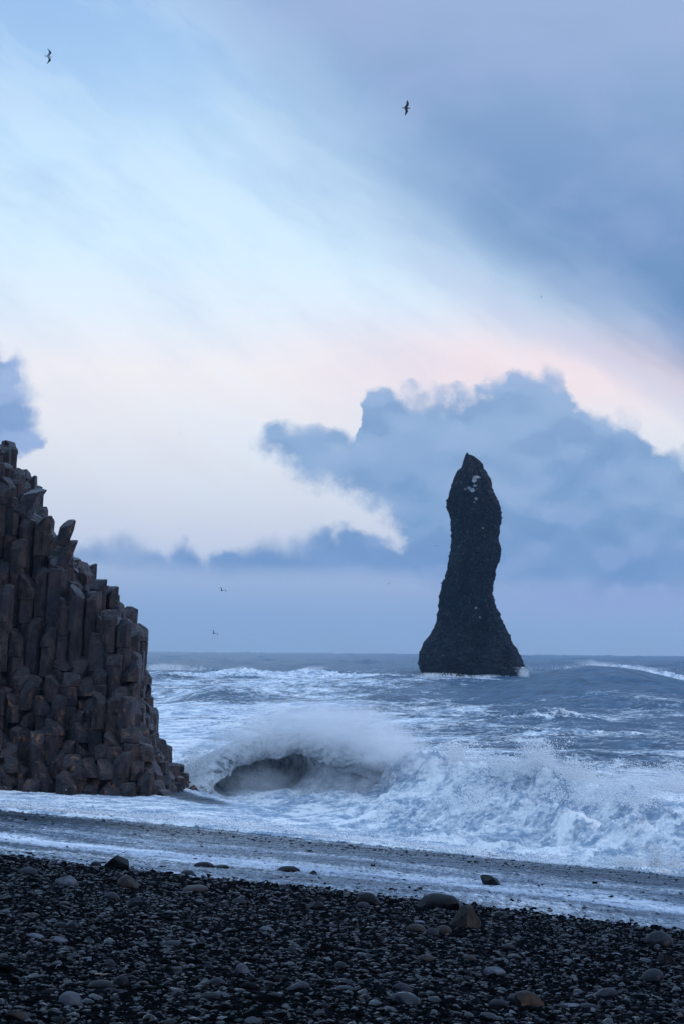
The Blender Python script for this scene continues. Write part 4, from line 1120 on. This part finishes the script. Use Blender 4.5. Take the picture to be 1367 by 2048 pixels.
def cluster(X, Y, d, wpx, hpx, cnt, r0, up=1.0, dep=1.0):
    c0 = at(X, Y, d); k = d / F
    e = np.minimum(rng.exponential(1.0, cnt), 2.4) * .45 * up
    x = rng.normal(0, wpx * k * .45, cnt); yy = rng.normal(0, dep, cnt); zz = e * hpx * k * np.exp(-(x / (wpx * k)) ** 2)
    # jets: bunch the drops in a few spurts
    j = rng.integers(0, 14, cnt); jx = rng.normal(0, wpx * k * .4, 14); jl = rng.normal(.0, .5, 14)
    tt = rng.random(cnt) < .55
    x = np.where(tt, jx[j] + jl[j] * zz + rng.normal(0, .07 + .06 * zz, cnt), x)
    r = np.exp(rng.normal(np.log(r0), .5, cnt))
    return np.stack([c0.x + x, c0.y + yy, c0.z + zz], -1), np.minimum(r, r0 * 3)
cl = [cluster(1075, 1548, 79, 48, 62, 11000, .012), cluster(1150, 1565, 77, 45, 38, 7000, .012), cluster(1010, 1548, 81, 55, 32, 6000, .012),
      cluster(1255, 1585, 73.5, 80, 55, 5500, .0085, 1.0, 1.5), cluster(1350, 1580, 71, 50, 50, 5000, .010), cluster(905, 1530, 85, 55, 40, 5000, .015),
      cluster(810, 1515, 87, 60, 60, 6000, .009), cluster(740, 1490, 86, 70, 70, 6000, .008), cluster(600, 1466, 90, 130, 45, 7000, .008, 1, 1.2),
      cluster(470, 1482, 90.5, 70, 28, 3000, .008), cluster(1311, 1733, 52.5, 15, 40, 2200, .009, 1, .15), cluster(1250, 1730, 53.5, 60, 14, 4500, .008, 1, .3), cluster(1345, 1735, 52, 26, 24, 2000, .008, 1, .2),
      cluster(395, 1545, 90, 45, 45, 4000, .012), cluster(1200, 1600, 71, 160, 30, 6000, .012, 1, 2), cluster(970, 1605, 74, 120, 26, 4500, .012, 1, 1.5)]
# foam crumbs thrown up along the whole shore break
xs_ = rng.uniform(-16, 12, 9000); 
p_e = 42.3 + rng.exponential(.5, 9000)
yy_ = (p_e - NX * xs_) / NY
yy_ = yy_ + (p_e - warp_p(NX * xs_ + NY * yy_, xs_, yy_)) / NY
cr_z = beach_z(xs_, yy_) + .16 + rng.exponential(.07, 9000)
cl.append((np.stack([xs_, yy_, cr_z], -1), np.exp(rng.normal(np.log(.014), .4, 9000))))
drops(np.concatenate([c[0] for c in cl]), np.concatenate([c[1] for c in cl]), 'spray_drops')
cl = [cluster(1200, 1339, 352, 110, 9, 3500, .03, 1, 3), cluster(340, 1340, 430, 90, 9, 2500, .035, 1, 3), cluster(1046, 1354, 518, 9, 18, 1500, .05, 1, 2),
      cluster(880, 1354, 512, 70, 7, 1500, .05, 1, 2), cluster(960, 1356, 510, 60, 5, 1200, .05, 1, 2)]
drops(np.concatenate([c[0] for c in cl]), np.concatenate([c[1] for c in cl]), 'distant_spray_drops')

def mist(name, balls, dens_, scale):
    """one closed body of mist: balls = (photo x, y, distance, half width px, half height px, half depth m)"""
    m = bpy.data.materials.new(name + '_vapour'); m.use_nodes = True
    n = NT(m.node_tree); n.n.clear(); out = n.node('ShaderNodeOutputMaterial')
    tc = n.node('ShaderNodeTexCoord'); P = tc.outputs['Object']
    tot = None
    wv = n.vmath('SCALE', n.vmath('SUBTRACT', n.noise(P, scale * .8, 2, .5, color=True), (.5, .5, .5)), 1.2 / scale * .5)
    Pn = n.vmath('ADD', P, wv)
    lo = np.array([1e9] * 3); hi = -lo
    for X, Y, d, wp, hp, dm, wt in balls:
        c0 = at(X, Y, d); k = d / F; rx, rz = wp * k, hp * k
        q = n.vmath('DIVIDE', n.vmath('SUBTRACT', Pn, tuple(c0)), (rx, dm, rz))
        f = n.math('MULTIPLY', n.step(n.vmath('LENGTH', q), 1.0, 0.15), wt)
        tot = f if tot is None else n.math('ADD', tot, f)
        lo = np.minimum(lo, np.array([c0.x - rx * 1.15, c0.y - dm * 1.15, c0.z - rz * 1.15])); hi = np.maximum(hi, np.array([c0.x + rx * 1.15, c0.y + dm * 1.15, c0.z + rz * 1.15]))
    nz = n.noise(P, scale, 4, .6)
    den = n.math('MULTIPLY', n.math('MULTIPLY', tot, n.step(nz, .30, .66)), dens_)
    v = n.node('ShaderNodeVolumePrincipled'); v.inputs['Color'].default_value = (.985, .99, 1, 1); v.inputs['Anisotropy'].default_value = .0
    n.put(v.inputs['Density'], den); n.l.new(v.outputs[0], out.inputs['Volume'])
    bm = bmesh.new(); bmesh.ops.create_cube(bm, size=1.0)
    for vv in bm.verts: vv.co = [lo[i] + (vv.co[i] + .5) * (hi[i] - lo[i]) for i in range(3)]
    me = bpy.data.meshes.new(name); bm.to_mesh(me); bm.free(); me.materials.append(m)
    return link(name, me, kind='stuff')
mist('sea_spray', [(410, 1540, 91, 80, 75, 2.2, .7), (525, 1570, 89, 110, 46, 2.2, .34), (500, 1480, 90, 100, 50, 1.8, .7), (600, 1448, 89, 150, 62, 2.0, 1.2), (700, 1456, 87, 125, 66, 1.9, 1.3), (775, 1495, 85, 95, 60, 1.8, 1.6), (855, 1525, 84, 70, 30, 1.5, .8)], 1.15, 2.0)
mist('surf_spray', [(1075, 1530, 79, 70, 38, 1.3, .8), (1250, 1570, 74, 130, 45, 1.8, .55), (1355, 1570, 71, 60, 38, 1.5, .7)], .8, 1.7)
mist('stack_surf_spray', [(860, 1352, 510, 36, 9, 4, 1.1), (920, 1357, 508, 40, 6, 4, .8), (975, 1355, 508, 40, 8, 4, 1.0), (1044, 1348, 518, 16, 16, 3, 1.2)], .35, .6)
mist('far_surf_spray', [(335, 1334, 430, 60, 10, 5, .8), (480, 1340, 436, 40, 8, 5, .7), (620, 1338, 440, 40, 8, 5, .7), (1190, 1327, 352, 60, 9, 4, 1.0), (1290, 1340, 356, 70, 7, 4, .8)], .30, .25)

# ------------------------------------------------------------------ sea air
m = bpy.data.materials.new('haze_air'); m.use_nodes = True
n = NT(m.node_tree); n.n.clear(); out = n.node('ShaderNodeOutputMaterial')
v = n.node('ShaderNodeVolumePrincipled'); v.inputs['Color'].default_value = (.46, .70, 1, 1); v.inputs['Density'].default_value = .0001
n.l.new(v.outputs[0], out.inputs['Volume'])
bm = bmesh.new(); bmesh.ops.create_cube(bm, size=1.0)
lo, hi = (-3600, -200, -12), (3600, 4800, 135)
for vv in bm.verts: vv.co = [lo[i] + (vv.co[i] + .5) * (hi[i] - lo[i]) for i in range(3)]
me = bpy.data.meshes.new('haze'); bm.to_mesh(me); bm.free(); me.materials.append(m)
link('haze', me, kind='stuff')
